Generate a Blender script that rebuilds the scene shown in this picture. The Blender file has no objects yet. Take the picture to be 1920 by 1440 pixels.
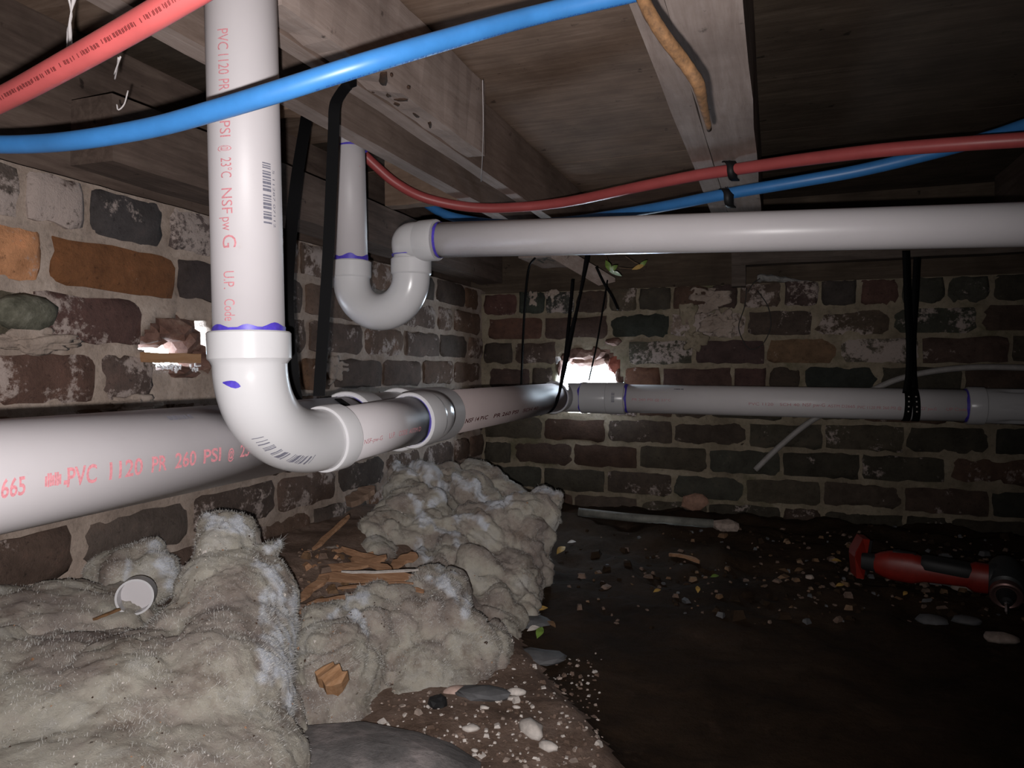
import bpy, bmesh, math, random
import numpy as np
from mathutils import Vector, Matrix, noise

random.seed(7); np.random.seed(7)
PI = math.pi
SC = bpy.context.scene
COL = SC.collection

# ------------------------------------------------------------------ camera, light, exposure
FPX = 1340.0                       # focal length in pixels of the 1920 px wide photograph
YAW = math.radians(20.1)           # the camera looks a little to the left of the direction of the left wall
PITCH = math.radians(1.2)
EYE = Vector((0, 0, 0.5))          # metres, floor at 0
FWD = Vector((-math.sin(YAW)*math.cos(PITCH), math.cos(YAW)*math.cos(PITCH), -math.sin(PITCH)))
RGT = Vector((math.cos(YAW), math.sin(YAW), 0))
UPV = RGT.cross(FWD)
cam_d = bpy.data.cameras.new('camera'); cam = bpy.data.objects.new('camera', cam_d); COL.objects.link(cam)
cam.matrix_world = Matrix(((RGT.x, UPV.x, -FWD.x, EYE.x), (RGT.y, UPV.y, -FWD.y, EYE.y), (RGT.z, UPV.z, -FWD.z, EYE.z), (0, 0, 0, 1)))
cam_d.sensor_width = 36; cam_d.lens = FPX/1920*36; cam_d.clip_start = 0.01
SC.camera = cam

world = bpy.data.worlds.new('daylight'); SC.world = world; world.use_nodes = True
bg = world.node_tree.nodes['Background']; bg.inputs[0].default_value = (0.72, 0.86, 1.0, 1); bg.inputs[1].default_value = 60.0

fl = bpy.data.lights.new('phone_flash', 'SPOT'); fl.spot_size = math.radians(125); fl.spot_blend = 1.0; fl.energy = 44; fl.shadow_soft_size = 0.004; fl.color = (1.0, 0.955, 0.94)
flo = bpy.data.objects.new('phone_flash', fl); COL.objects.link(flo)
flo.location = EYE - RGT*0.013 - UPV*0.020
flo.rotation_euler = (FWD - RGT*0.22 + UPV*0.20).to_track_quat('-Z', 'Y').to_euler()

def portal(loc, w, h, rot):
    l = bpy.data.lights.new('daylight_portal', 'AREA'); l.shape = 'RECTANGLE'; l.size = w; l.size_y = h
    l.cycles.is_portal = True
    o = bpy.data.objects.new('daylight_portal', l); COL.objects.link(o); o.location = loc; o.rotation_euler = rot
SC.view_settings.view_transform = 'Standard'; SC.view_settings.look = 'None'
SC.view_settings.exposure = 0.0; SC.view_settings.gamma = 1.0; SC.view_settings.use_curve_mapping = False

# ------------------------------------------------------------------ measuring helpers
def ray(px, py):
    return FWD + RGT*((px-960)/FPX) + UPV*((720-py)/FPX)
def P(px, py, d):
    return EYE + ray(px, py)*d
def PX(px, py, x):
    r = ray(px, py); return EYE + r*((x-EYE.x)/r.x)
def PY(px, py, y):
    r = ray(px, py); return EYE + r*((y-EYE.y)/r.y)
def PZ(px, py, z):
    r = ray(px, py); return EYE + r*((z-EYE.z)/r.z)
def smooth(t):
    t = max(0.0, min(1.0, t)); return t*t*(3-2*t)

# ------------------------------------------------------------------ objects
WL = {}
def wloc(o):
    return WL.get(o.name, Vector((0, 0, 0)))
def tag(o, label=None, cat=None, group=None, kind=None):
    if label: o['label'] = label
    if cat: o['category'] = cat
    if group: o['group'] = group
    if kind: o['kind'] = kind
    return o
def empty(name, loc, label=None, cat=None, group=None, kind=None):
    o = bpy.data.objects.new(name, None); COL.objects.link(o); o.location = loc; o.empty_display_size = 0.02
    WL[o.name] = Vector(loc)
    return tag(o, label, cat, group, kind)
def obj(name, verts, faces, mat, parent=None, sm=True, label=None, cat=None, group=None, kind=None):
    V = np.array([tuple(v) for v in verts], dtype=float)
    c = (V.min(0)+V.max(0))/2
    me = bpy.data.meshes.new(name)
    me.from_pydata([tuple(v) for v in (V-c)], [], faces)
    me.materials.append(mat)
    if sm: me.polygons.foreach_set('use_smooth', [True]*len(me.polygons))
    me.update()
    o = bpy.data.objects.new(name, me); COL.objects.link(o)
    cw = Vector(c); WL[o.name] = cw
    if parent:
        o.parent = parent; o.location = cw - wloc(parent)
    else:
        o.location = cw
    return tag(o, label, cat, group, kind)

class MB:
    def __init__(s): s.v = []; s.f = []
    def add(s, v, f):
        n = len(s.v); s.v += [Vector(p) for p in v]; s.f += [tuple(i+n for i in q) for q in f]
    def tube(s, pts, r, seg=16, caps=True, start=None, axis=None):
        pts = [Vector(p) for p in pts]; n = len(pts)
        rs = r if isinstance(r, (list, tuple)) else [r]*n
        rings = []; prev = None
        for i in range(n):
            if axis is not None: t = Vector(axis)
            elif i == 0: t = next((p_-pts[0] for p_ in pts[1:] if (p_-pts[0]).length > 1e-6))
            elif i == n-1: t = pts[-1]-pts[-2]
            else:
                a = (pts[i]-pts[i-1]); b = (pts[i+1]-pts[i])
                if a.length < 1e-6 or b.length < 1e-6: t = pts[min(i+1, n-1)]-pts[max(i-1, 0)]
                else: t = a.normalized()+b.normalized()
            if t.length < 1e-7: t = prevt
            t = t.normalized(); prevt = t
            if prev is None:
                up = Vector(start) if start else (Vector((0, 0, 1)) if abs(t.z) < 0.9 else Vector((1, 0, 0)))
                u = (up - t*up.dot(t)).normalized()
            else:
                u = (prev - t*prev.dot(t)).normalized()
            prev = u; w = t.cross(u)
            rings.append([pts[i] + (u*math.cos(2*PI*k/seg) + w*math.sin(2*PI*k/seg))*rs[i] for k in range(seg)])
        v = [p for ring in rings for p in ring]; f = []
        for i in range(n-1):
            for k in range(seg):
                a = i*seg+k; b = i*seg+(k+1) % seg
                f.append((a, b, b+seg, a+seg))
        if caps:
            f.append(tuple(reversed(range(seg)))); f.append(tuple((n-1)*seg+k for k in range(seg)))
        s.add(v, f)
    def box(s, lo, hi):
        (a, b, c), (d, e, g) = lo, hi
        s.add([(a, b, c), (d, b, c), (d, e, c), (a, e, c), (a, b, g), (d, b, g), (d, e, g), (a, e, g)],
              [(0, 3, 2, 1), (4, 5, 6, 7), (0, 1, 5, 4), (1, 2, 6, 5), (2, 3, 7, 6), (3, 0, 4, 7)])
    def build(s, name, mat, parent=None, sm=True, **k):
        return obj(name, s.v, s.f, mat, parent, sm, **k)

def shade_sharp(o, ang=35):
    for e in [0]:
        me = o.data
        try: me.set_sharp_from_angle(angle=math.radians(ang))
        except Exception: pass
    return o

def catmull(pts, n=8):
    pts = [Vector(p) for p in pts]; P_ = [pts[0]*2-pts[1]] + pts + [pts[-1]*2-pts[-2]]
    out = []
    for i in range(1, len(P_)-2):
        p0, p1, p2, p3 = P_[i-1:i+3]
        for k in range(n):
            t = k/n
            out.append(0.5*((2*p1)+(p2-p0)*t+(2*p0-5*p1+4*p2-p3)*t*t+(3*p1-p0-3*p2+p3)*t**3))
    out.append(pts[-1]); return out

# ------------------------------------------------------------------ materials
def newmat(name):
    m = bpy.data.materials.new(name); m.use_nodes = True
    nt = m.node_tree; b = nt.nodes['Principled BSDF']
    return m, nt, b
def N(nt, t, **k):
    n = nt.nodes.new(t)
    for a, v in k.items(): setattr(n, a, v)
    return n
def ramp(nt, fac, stops):
    r = N(nt, 'ShaderNodeValToRGB'); e = r.color_ramp.elements
    while len(e) < len(stops): e.new(0.5)
    for i, (p, c) in enumerate(stops):
        e[i].position = p; e[i].color = (*c, 1) if len(c) == 3 else c
    nt.links.new(fac, r.inputs[0]); return r.outputs[0]
def noise_tex(nt, vec, scale, detail=5, rough=0.6, w=None, dist=0.0):
    n = N(nt, 'ShaderNodeTexNoise'); n.inputs['Scale'].default_value = scale
    n.inputs['Detail'].default_value = detail; n.inputs['Roughness'].default_value = rough
    n.inputs['Distortion'].default_value = dist
    if w is not None:
        n.noise_dimensions = '4D'; nt.links.new(w, n.inputs['W'])
    nt.links.new(vec, n.inputs['Vector']); return n.outputs['Fac']
def mixc(nt, fac, a, b, mode='MIX'):
    m = N(nt, 'ShaderNodeMix', data_type='RGBA', blend_type=mode)
    for s, v in ((0, fac), (6, a), (7, b)):
        if hasattr(v, 'is_linked') or hasattr(v, 'links'): nt.links.new(v, m.inputs[s])
        elif s == 0: m.inputs[0].default_value = v
        else: m.inputs[s].default_value = (*v, 1)
    return m.outputs[2]
def bump(nt, b, h, strength, dist=0.002):
    n = N(nt, 'ShaderNodeBump'); n.inputs['Strength'].default_value = strength; n.inputs['Distance'].default_value = dist
    nt.links.new(h, n.inputs['Height']); nt.links.new(n.outputs[0], b.inputs['Normal'])
def coords(nt, scale=(1, 1, 1)):
    tc = N(nt, 'ShaderNodeTexCoord'); mp = N(nt, 'ShaderNodeMapping'); mp.inputs['Scale'].default_value = scale
    nt.links.new(tc.outputs['Object'], mp.inputs[0]); return mp.outputs[0]
def plain(name, c, rough=0.5, metal=0.0, spec=0.5, var=0.0, scale=60, bmp=0.0, bdist=0.001):
    m, nt, b = newmat(name)
    b.inputs['Roughness'].default_value = rough; b.inputs['Metallic'].default_value = metal
    b.inputs['Specular IOR Level'].default_value = spec
    co = coords(nt)
    nf = noise_tex(nt, co, scale, 5, 0.65)
    dk = tuple(x*(1-var) for x in c); lt = tuple(min(1, x*(1+var*0.6)) for x in c)
    nt.links.new(ramp(nt, nf, [(0.3, dk), (0.7, lt)]), b.inputs['Base Color'])
    if bmp: bump(nt, b, nf, bmp, bdist)
    return m

M = {}
def pvc(name, c, rough, dust):
    m, nt, b = newmat(name); co = coords(nt)
    a = noise_tex(nt, co, 7, 5, 0.6); d = noise_tex(nt, co, 55, 6, 0.75)
    c2 = tuple(x*0.93 for x in c)
    base = mixc(nt, ramp(nt, a, [(0.35, (0, 0, 0)), (0.7, (1, 1, 1))]), c, c2)
    col = mixc(nt, ramp(nt, d, [(0.64, (0, 0, 0)), (0.80, (dust,)*3)]), base, (0.33, 0.24, 0.19))
    nt.links.new(col, b.inputs['Base Color']); b.inputs['Roughness'].default_value = rough
    b.inputs['Specular IOR Level'].default_value = 0.35
    b.inputs['Coat Weight'].default_value = 0.0
    return m
M['pvc_pipe'] = pvc('pvc_pipe_plastic', (0.45, 0.425, 0.44), 0.48, 0.22)
M['pvc_upper'] = pvc('pvc_pipe_plastic_upper', (0.50, 0.475, 0.49), 0.35, 0.15)
M['pvc_back'] = pvc('pvc_pipe_plastic_lifted', (0.66, 0.63, 0.64), 0.4, 0.3)  # same plastic, colour lifted to offset flash falloff on the far pipe
M['pvc_dusty'] = pvc('pvc_pipe_dusty', (0.36, 0.30, 0.295), 0.6, 0.8)
M['pvc_fitting'] = pvc('pvc_fitting_plastic', (0.50, 0.495, 0.51), 0.25, 0.12)
M['primer'] = plain('purple_primer', (0.07, 0.045, 0.42), 0.45, var=0.35, scale=120)
M['ink_red'] = plain('red_print_ink', (0.50, 0.20, 0.225), 0.5, var=0.3, scale=500)
M['ink_grey'] = plain('grey_print_ink', (0.16, 0.16, 0.20), 0.5, var=0.3, scale=500)
M['ink_dark'] = plain('dark_print_ink', (0.12, 0.018, 0.018), 0.5, var=0.2, scale=300)
M['blue'] = plain('blue_tube_plastic', (0.036, 0.17, 0.43), 0.42, var=0.12, scale=30)
M['red'] = plain('red_tube_plastic', (0.38, 0.072, 0.072), 0.42, var=0.12, scale=30)
M['strap'] = plain('black_strap_plastic', (0.004, 0.004, 0.0045), 0.7, spec=0.08)
M['clip'] = plain('black_clip_plastic', (0.008, 0.008, 0.009), 0.55, spec=0.3)
M['steel'] = plain('bright_steel', (0.6, 0.6, 0.62), 0.25, metal=1.0)
M['rust'] = plain('rusty_iron', (0.15, 0.075, 0.030), 0.85, var=0.55, scale=140, bmp=0.5)
M['cable'] = plain('grey_cable_jacket', (0.30, 0.28, 0.27), 0.6, var=0.2, scale=40)
M['wire'] = plain('thin_dark_wire', (0.02, 0.017, 0.015), 0.6)
M['putty'] = plain('glue_bead', (0.75, 0.72, 0.62), 0.25)
M['tool_red'] = plain('tool_red_plastic', (0.22, 0.014, 0.008), 0.45, var=0.2, scale=60)
M['tool_black'] = plain('tool_black_rubber', (0.012, 0.012, 0.013), 0.6)
M['tool_grey'] = plain('tool_grey_housing', (0.035, 0.038, 0.04), 0.45)
M['collar'] = plain('tool_collar_metal', (0.22, 0.13, 0.12), 0.4, metal=0.7)
M['leaf'] = plain('green_leaf', (0.16, 0.26, 0.05), 0.4, var=0.5, scale=60)
M['leaf_pale'] = plain('pale_green_leaf', (0.42, 0.55, 0.42), 0.3, var=0.3, scale=60)
M['leaf_dry'] = plain('dry_leaf', (0.16, 0.09, 0.045), 0.7, var=0.5, scale=80)
M['leaf_yellow'] = plain('yellow_leaf', (0.45, 0.28, 0.07), 0.7, var=0.4, scale=80)
M['web'] = plain('cobweb_silk', (0.45, 0.42, 0.42), 0.9)
M['pebble_white'] = plain('white_pebble', (0.58, 0.53, 0.49), 0.7, var=0.3, scale=90, bmp=0.4)
M['pebble_tan'] = plain('tan_pebble', (0.35, 0.28, 0.24), 0.8, var=0.4, scale=70, bmp=0.5)
M['slate'] = plain('dark_grey_stone', (0.10, 0.10, 0.105), 0.75, var=0.45, scale=22, bmp=0.5)
M['pinkstone'] = plain('pink_clay_fragment', (0.30, 0.17, 0.12), 0.8, var=0.35, scale=60, bmp=0.4)

def wood(name, dark, mid, light, axis, stain=0.5, sc=1.0):
    m, nt, b = newmat(name)
    s = [30*sc, 30*sc, 30*sc]; s[axis] = 2.5*sc
    co = coords(nt, tuple(s)); c1 = coords(nt)
    g = noise_tex(nt, co, 2.0, 8, 0.7, dist=0.5); a = noise_tex(nt, c1, 5, 6, 0.65)
    spots = noise_tex(nt, c1, 34, 4, 0.6)
    col = ramp(nt, g, [(0.25, dark), (0.5, mid), (0.75, light)])
    col = mixc(nt, ramp(nt, a, [(0.38, (0, 0, 0)), (0.68, (stain,)*3)]), col, tuple(x*0.45 for x in dark))
    col = mixc(nt, ramp(nt, spots, [(0.67, (0, 0, 0)), (0.74, (0.8,)*3)]), col, tuple(x*0.25 for x in dark))
    nt.links.new(col, b.inputs['Base Color']); b.inputs['Roughness'].default_value = 0.85
    b.inputs['Specular IOR Level'].default_value = 0.2
    bump(nt, b, g, 0.5, 0.002); return m
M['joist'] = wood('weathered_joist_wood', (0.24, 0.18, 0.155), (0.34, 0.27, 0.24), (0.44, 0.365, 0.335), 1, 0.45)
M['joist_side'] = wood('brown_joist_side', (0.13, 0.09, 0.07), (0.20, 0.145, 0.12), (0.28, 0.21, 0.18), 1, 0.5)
M['joist_dark'] = wood('dark_joist_wood', (0.06, 0.042, 0.034), (0.12, 0.085, 0.07), (0.18, 0.135, 0.11), 1, 0.5)
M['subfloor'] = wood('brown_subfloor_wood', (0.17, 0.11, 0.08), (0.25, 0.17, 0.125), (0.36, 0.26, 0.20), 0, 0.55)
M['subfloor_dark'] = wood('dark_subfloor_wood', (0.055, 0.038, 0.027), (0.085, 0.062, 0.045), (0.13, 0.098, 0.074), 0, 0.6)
M['sill'] = wood('grey_brown_sill_wood', (0.045, 0.034, 0.028), (0.10, 0.078, 0.066), (0.16, 0.13, 0.11), 0, 0.4)
M['chip'] = wood('splintered_wood', (0.17, 0.085, 0.045), (0.34, 0.19, 0.11), (0.46, 0.29, 0.18), 0, 0.25, 3)
M['shim'] = wood('pale_shim_wood', (0.24, 0.125, 0.06), (0.34, 0.19, 0.10), (0.40, 0.25, 0.15), 1, 0.2, 3)

def brick_mat():
    m, nt, b = newmat('old_brick')
    oi = N(nt, 'ShaderNodeObjectInfo'); tc = N(nt, 'ShaderNodeTexCoord')
    ge = N(nt, 'ShaderNodeNewGeometry')
    rnd = N(nt, 'ShaderNodeMath', operation='MULTIPLY'); rnd.inputs[1].default_value = 40
    nt.links.new(oi.outputs['Random'], rnd.inputs[0])
    p = ge.outputs['Position']
    n1 = noise_tex(nt, p, 22, 8, 0.72, rnd.outputs[0]); n2 = noise_tex(nt, p, 14, 7, 0.7)
    n3 = noise_tex(nt, p, 95, 6, 0.75)
    var = ramp(nt, n1, [(0.28, (0.50, 0.48, 0.46)), (0.55, (1, 1, 1)), (0.75, (1.45, 1.3, 1.25))])
    col = mixc(nt, 1.0, oi.outputs['Color'], var, 'MULTIPLY')
    # whitish lime and old mortar smeared over the face; amount from the object's alpha
    ad = N(nt, 'ShaderNodeMath', operation='ADD'); nt.links.new(n2, ad.inputs[0]); nt.links.new(oi.outputs['Alpha'], ad.inputs[1])
    n3m = N(nt, 'ShaderNodeMath', operation='MULTIPLY_ADD'); nt.links.new(n3, n3m.inputs[0]); n3m.inputs[1].default_value = 0.35
    nt.links.new(ad.outputs[0], n3m.inputs[2])
    msk = ramp(nt, n3m.outputs[0], [(0.86, (0, 0, 0)), (0.93, (0.85,)*3)])
    col = mixc(nt, msk, col, (0.40, 0.33, 0.30))
    pit = ramp(nt, n3, [(0.30, (0.25,)*3), (0.42, (1, 1, 1))])
    col = mixc(nt, 0.8, col, pit, 'MULTIPLY')
    nt.links.new(col, b.inputs['Base Color']); b.inputs['Roughness'].default_value = 0.9
    b.inputs['Specular IOR Level'].default_value = 0.25
    hs = N(nt, 'ShaderNodeMath', operation='MULTIPLY_ADD'); nt.links.new(n1, hs.inputs[0]); hs.inputs[1].default_value = 1.5; nt.links.new(n3, hs.inputs[2])
    bump(nt, b, hs.outputs[0], 0.8, 0.004)
    return m
M['brick'] = brick_mat()

def mottle(name, stops, scale, rough=0.9, detail=8, bstr=0.7, bdist=0.004, stain=None, spec=0.25, fine=90):
    m, nt, b = newmat(name); ge = N(nt, 'ShaderNodeNewGeometry'); p = ge.outputs['Position']
    n1 = noise_tex(nt, p, scale, detail, 0.65); n2 = noise_tex(nt, p, fine, 6, 0.75)
    col = ramp(nt, n1, stops)
    if stain:
        for sc_, lo, hi, c in stain:
            n = noise_tex(nt, p, sc_, 7, 0.7); col = mixc(nt, ramp(nt, n, [(lo, (0, 0, 0)), (hi, (1, 1, 1))]), col, c)
    pit = ramp(nt, n2, [(0.3, (0.55,)*3), (0.5, (1, 1, 1))])
    col = mixc(nt, 0.7, col, pit, 'MULTIPLY')
    nt.links.new(col, b.inputs['Base Color']); b.inputs['Roughness'].default_value = rough
    b.inputs['Specular IOR Level'].default_value = spec
    hs = N(nt, 'ShaderNodeMath', operation='ADD'); nt.links.new(n1, hs.inputs[0]); nt.links.new(n2, hs.inputs[1])
    bump(nt, b, hs.outputs[0], bstr, bdist)
    return m
M['mortar_left'] = mottle('lime_mortar_grey', [(0.3, (0.22, 0.17, 0.14)), (0.55, (0.35, 0.28, 0.235)), (0.75, (0.46, 0.385, 0.335))], 13,
                          stain=[(7, 0.58, 0.68, (0.24, 0.18, 0.14))])
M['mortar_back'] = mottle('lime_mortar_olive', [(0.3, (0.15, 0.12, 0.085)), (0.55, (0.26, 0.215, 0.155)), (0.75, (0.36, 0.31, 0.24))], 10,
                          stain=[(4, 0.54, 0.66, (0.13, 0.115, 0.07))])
M['soil'] = mottle('dark_damp_soil', [(0.3, (0.018, 0.011, 0.007)), (0.55, (0.038, 0.024, 0.015)), (0.8, (0.065, 0.042, 0.028))], 5,
                   rough=0.95, spec=0.08, stain=[(9, 0.60, 0.75, (0.075, 0.048, 0.033)), (3, 0.6, 0.7, (0.055, 0.03, 0.018))], bdist=0.006, fine=60)
M['soil_red'] = mottle('reddish_soil', [(0.3, (0.11, 0.07, 0.05)), (0.5, (0.19, 0.13, 0.10)), (0.7, (0.29, 0.21, 0.17))], 14,
                   rough=0.9, stain=[(40, 0.62, 0.7, (0.36, 0.29, 0.25))], bdist=0.006, fine=120)
M['wormhole'] = plain('worm_gallery_brown', (0.045, 0.022, 0.012), 0.9, var=.5, scale=200)
M['slab'] = mottle('grey_slab', [(0.3, (0.09, 0.085, 0.085)), (0.5, (0.16, 0.15, 0.148)), (0.7, (0.30, 0.265, 0.26))], 14, spec=.3, fine=70)
M['dark_shell'] = plain('dark_enclosure', (0.06, 0.05, 0.045), 0.9, var=0.4, scale=5)

def wool():
    m, nt, b = newmat('glass_wool'); ge = N(nt, 'ShaderNodeNewGeometry'); p = ge.outputs['Position']
    a = noise_tex(nt, p, 9, 7, 0.62); f = noise_tex(nt, p, 140, 9, 0.8); d = noise_tex(nt, p, 17, 8, 0.7); s = noise_tex(nt, p, 130, 3, 0.5)
    col = ramp(nt, a, [(0.34, (0.25, 0.205, 0.185)), (0.46, (0.40, 0.345, 0.30)), (0.56, (0.49, 0.455, 0.385)), (0.70, (0.54, 0.52, 0.49))])
    col = mixc(nt, ramp(nt, d, [(0.50, (0, 0, 0)), (0.68, (0.8,)*3)]), col, (0.17, 0.12, 0.09))
    col = mixc(nt, ramp(nt, s, [(0.70, (0, 0, 0)), (0.75, (0.9,)*3)]), col, (0.06, 0.035, 0.02))
    at = N(nt, 'ShaderNodeAttribute', attribute_name='painted_daylight'); col = mixc(nt, at.outputs['Fac'], col, (0.68, 0.71, 0.78))  # torn edges painted bluish white for the daylight catching them
    nt.links.new(col, b.inputs['Base Color']); b.inputs['Roughness'].default_value = 0.95; b.inputs['Specular IOR Level'].default_value = 0.1
    try:
        b.inputs['Subsurface Weight'].default_value = 0.0
        b.inputs['Sheen Weight'].default_value = 0.15
    except Exception: pass
    bump(nt, b, f, 0.8, 0.006); return m
M['wool'] = wool()
M['wool_white'] = mottle('daylit_torn_wool', [(0.3, (0.46, 0.46, 0.47)), (0.55, (0.62, 0.64, 0.68)), (0.8, (0.70, 0.73, 0.80))], 16, rough=0.95, spec=0.1, fine=160, stain=[(12, 0.60, 0.72, (0.36, 0.31, 0.26))])  # pale blue-white puts daylight on torn edges into the colour
M['wool_fibre'] = plain('white_wool_fibre', (0.5, 0.49, 0.47), 0.9)

# ------------------------------------------------------------------ room shell
XL, YB = -0.983, 2.38              # faces of the left and the back wall
ZTL, HL = 0.789, 0.0862            # top of the left wall, course height
ZTB, HB = 0.775, 0.0878
ZSUB, ZJ = 1.040, 0.900            # underside of subfloor, underside of joists

def floor_z(x, y):
    z = 0.12*smooth((-0.52-x)/0.36)*(1-0.75*smooth((y-1.55)/0.5)) + 0.035*smooth((y-1.75)/0.5)
    s = (x+0.444)*-0.799 + (y-1.214)*-0.601
    z += 0.028*smooth(s/0.05+0.5) * (1 if y < 1.7 else 0.5)
    n = noise.fractal(Vector((x*6, y*6, 3.1)), 1.0, 2.0, 4)
    rough = 0.012 + 0.014*smooth((y-1.35)/0.4)
    return z + n*rough + 0.004*noise.noise(Vector((x*45, y*45, 1)))
def FLOORP(px, py):
    z = 0.0
    for _ in range(6):
        q = PZ(px, py, z); z = floor_z(q.x, q.y)
    return Vector((q.x, q.y, z))

def build_floor():
    xs = np.concatenate([np.arange(-1.3, 1.1, 0.0125), np.arange(1.1, 2.7, 0.08)])
    ys = np.concatenate([np.arange(-1.3, 0.3, 0.08), np.arange(0.3, 2.52, 0.0125)])
    V = []; F1 = []; F2 = []
    for y in ys:
        for x in xs: V.append((x, y, floor_z(x, y)))
    nx = len(xs)
    for j in range(len(ys)-1):
        for i in range(nx-1):
            q = (j*nx+i, j*nx+i+1, (j+1)*nx+i+1, (j+1)*nx+i)
            x, y = xs[i], ys[j]
            s = (x+0.444)*-0.799 + (y-1.214)*-0.601 + 0.02*noise.noise(Vector((x*20, y*20, 0)))
            (F2 if s > -0.004 and x < 0.1 else F1).append(q)
    o = obj('floor', V, F1+F2, M['soil'], kind='structure', label='dark damp earth floor of the crawl space')
    o.data.materials.append(M['soil_red'])
    mi = [0]*len(F1)+[1]*len(F2); o.data.polygons.foreach_set('material_index', mi)
build_floor()

# mortar bodies: a rough recessed face with real holes through the wall
def wall_body(name, fn, u0, u1, v0, v1, step, hole, mat, thick, label):
    nu = int((u1-u0)/step)+1; nv = int((v1-v0)/step)+1
    V = []; F = []; idx = {}
    def vid(i, j):
        k = (i, j)
        if k not in idx:
            u = u0+i*step; v = v0+j*step
            n = 0.0035*noise.fractal(Vector((u*22, v*22, 5)), 1, 2, 4) + 0.003*noise.noise(Vector((u*7, v*7, 9)))
            idx[k] = len(V); V.append(fn(u, v, -0.007+n))
        return idx[k]
    open_ = [[hole(u0+(i+.5)*step, v0+(j+.5)*step) for j in range(nv-1)] for i in range(nu-1)]
    back = {}
    def bid(i, j, d):
        k = (i, j, d)
        if k not in back:
            u = u0+i*step; v = v0+j*step
            n = 0.006*noise.noise(Vector((u*40, v*40, d*40)))
            back[k] = len(V); V.append(fn(u+n, v+n, -d+(n if d < thick else 0)))
        return back[k]
    ds = [0.03, 0.06, thick]
    for i in range(nu-1):
        for j in range(nv-1):
            if not open_[i][j]:
                F.append((vid(i, j), vid(i+1, j), vid(i+1, j+1), vid(i, j+1)))
            else:
                for di, dj, a, b in ((-1, 0, (i, j), (i, j+1)), (1, 0, (i+1, j+1), (i+1, j)), (0, -1, (i+1, j), (i, j)), (0, 1, (i, j+1), (i+1, j+1))):
                    ii, jj = i+di, j+dj
                    if 0 <= ii < nu-1 and 0 <= jj < nv-1 and not open_[ii][jj]:
                        pa, pb = vid(*a), vid(*b)
                        for d in ds:
                            qa, qb = bid(*a, d), bid(*b, d)
                            F.append((pb, pa, qa, qb)); pa, pb = qa, qb
    return obj(name, V, F, mat, kind='structure', label=label)

def in_poly(pt, poly):
    x, y = pt; c = False; n = len(poly)
    for i in range(n):
        x1, y1 = poly[i]; x2, y2 = poly[(i+1) % n]
        if (y1 > y) != (y2 > y) and x < (x2-x1)*(y-y1)/(y2-y1)+x1: c = not c
    return c
# hole outlines measured on the wall faces (metres)
HOLE_L = [(lambda q: (q.y, q.z))(PX(a, b, XL)) for a, b in ((266, 655), (270, 628), (292, 600), (340, 590), (390, 600), (420, 640), (410, 690), (365, 703), (300, 690))]
HOLE_B = [(lambda q: (q.x, q.z))(PY(a, b, YB)) for a, b in ((1036, 712), (1040, 672), (1062, 656), (1100, 652), (1140, 657), (1162, 676), (1166, 716), (1150, 745), (1100, 774), (1062, 774), (1044, 752))]
wl = wall_body('wall_left', lambda u, v, n: (XL+n, u, v), -1.25, YB+0.02, -0.02, ZTL-0.004, 0.0115, lambda u, v: in_poly((u, v), HOLE_L),
               M['mortar_left'], 0.13, 'old brick wall on the left with thick grey lime mortar')
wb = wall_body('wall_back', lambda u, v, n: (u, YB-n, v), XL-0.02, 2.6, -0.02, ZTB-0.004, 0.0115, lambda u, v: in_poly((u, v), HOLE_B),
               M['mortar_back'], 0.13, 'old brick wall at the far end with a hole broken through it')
def shell(name, lo, hi):
    m = MB(); m.box(lo, hi); return m.build(name, M['dark_shell'], sm=False, kind='structure')
shell('wall_right', (2.6, -1.3, -0.05), (2.66, 2.5, 1.1))
shell('wall_front', (-1.3, -1.36, -0.05), (2.66, -1.3, 1.1))

# --- bricks
def brick_mesh(seed, L, Hh, T, nose=0.007):
    """rounded worn brick: local x = length, z = height, -y... front face at y=0 pointing -y, body behind"""
    rs = random.Random(seed); nx, nz = 9, 4
    V = []; F = []
    for j in range(nz+1):
        for i in range(nx+1):
            x = -L/2+L*i/nx; z = -Hh/2+Hh*j/nz
            eu = min(i, nx-i); ev = min(j, nz-j)
            y = 0.0
            if eu == 0 or ev == 0: y = 0.006
            if eu == 0 and ev == 0:
                y = 0.010; x *= 0.985; z *= 0.95
            x += rs.uniform(-1, 1)*0.0024 + noise.noise(Vector((x*30, z*30, seed)))*0.004; z += rs.uniform(-1, 1)*0.0018 + noise.noise(Vector((x*25+9, z*25, seed)))*0.005; y += rs.uniform(-1, 1)*0.0018
            V.append((x, y, z))
    for j in range(nz):
        for i in range(nx):
            a = j*(nx+1)+i; F.append((a, a+1, a+nx+2, a+nx+1))
    border = [i for i in range(nx+1)] + [(j*(nx+1)+nx) for j in range(1, nz+1)] + [nz*(nx+1)+i for i in range(nx-1, -1, -1)] + [j*(nx+1) for j in range(nz-1, 0, -1)]
    b0 = len(V)
    for k in border: V.append((V[k][0]*1.0, T, V[k][2]))
    n = len(border)
    for k in range(n):
        k2 = (k+1) % n
        F.append((border[k], b0+k, b0+k2, border[k2]))
    F.append(tuple(b0+k for k in range(n)))
    me = bpy.data.meshes.new('brick'); me.from_pydata(V, [], F); me.materials.append(M['brick'])
    me.polygons.foreach_set('use_smooth', [True]*len(F)); me.update()
    try: me.set_sharp_from_angle(angle=math.radians(65))
    except Exception: pass
    return me
BM = {'s': [brick_mesh(i, 0.205, 0.062, 0.09) for i in range(8)], 'h': [brick_mesh(20+i, 0.098, 0.062, 0.09) for i in range(6)]}
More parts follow.
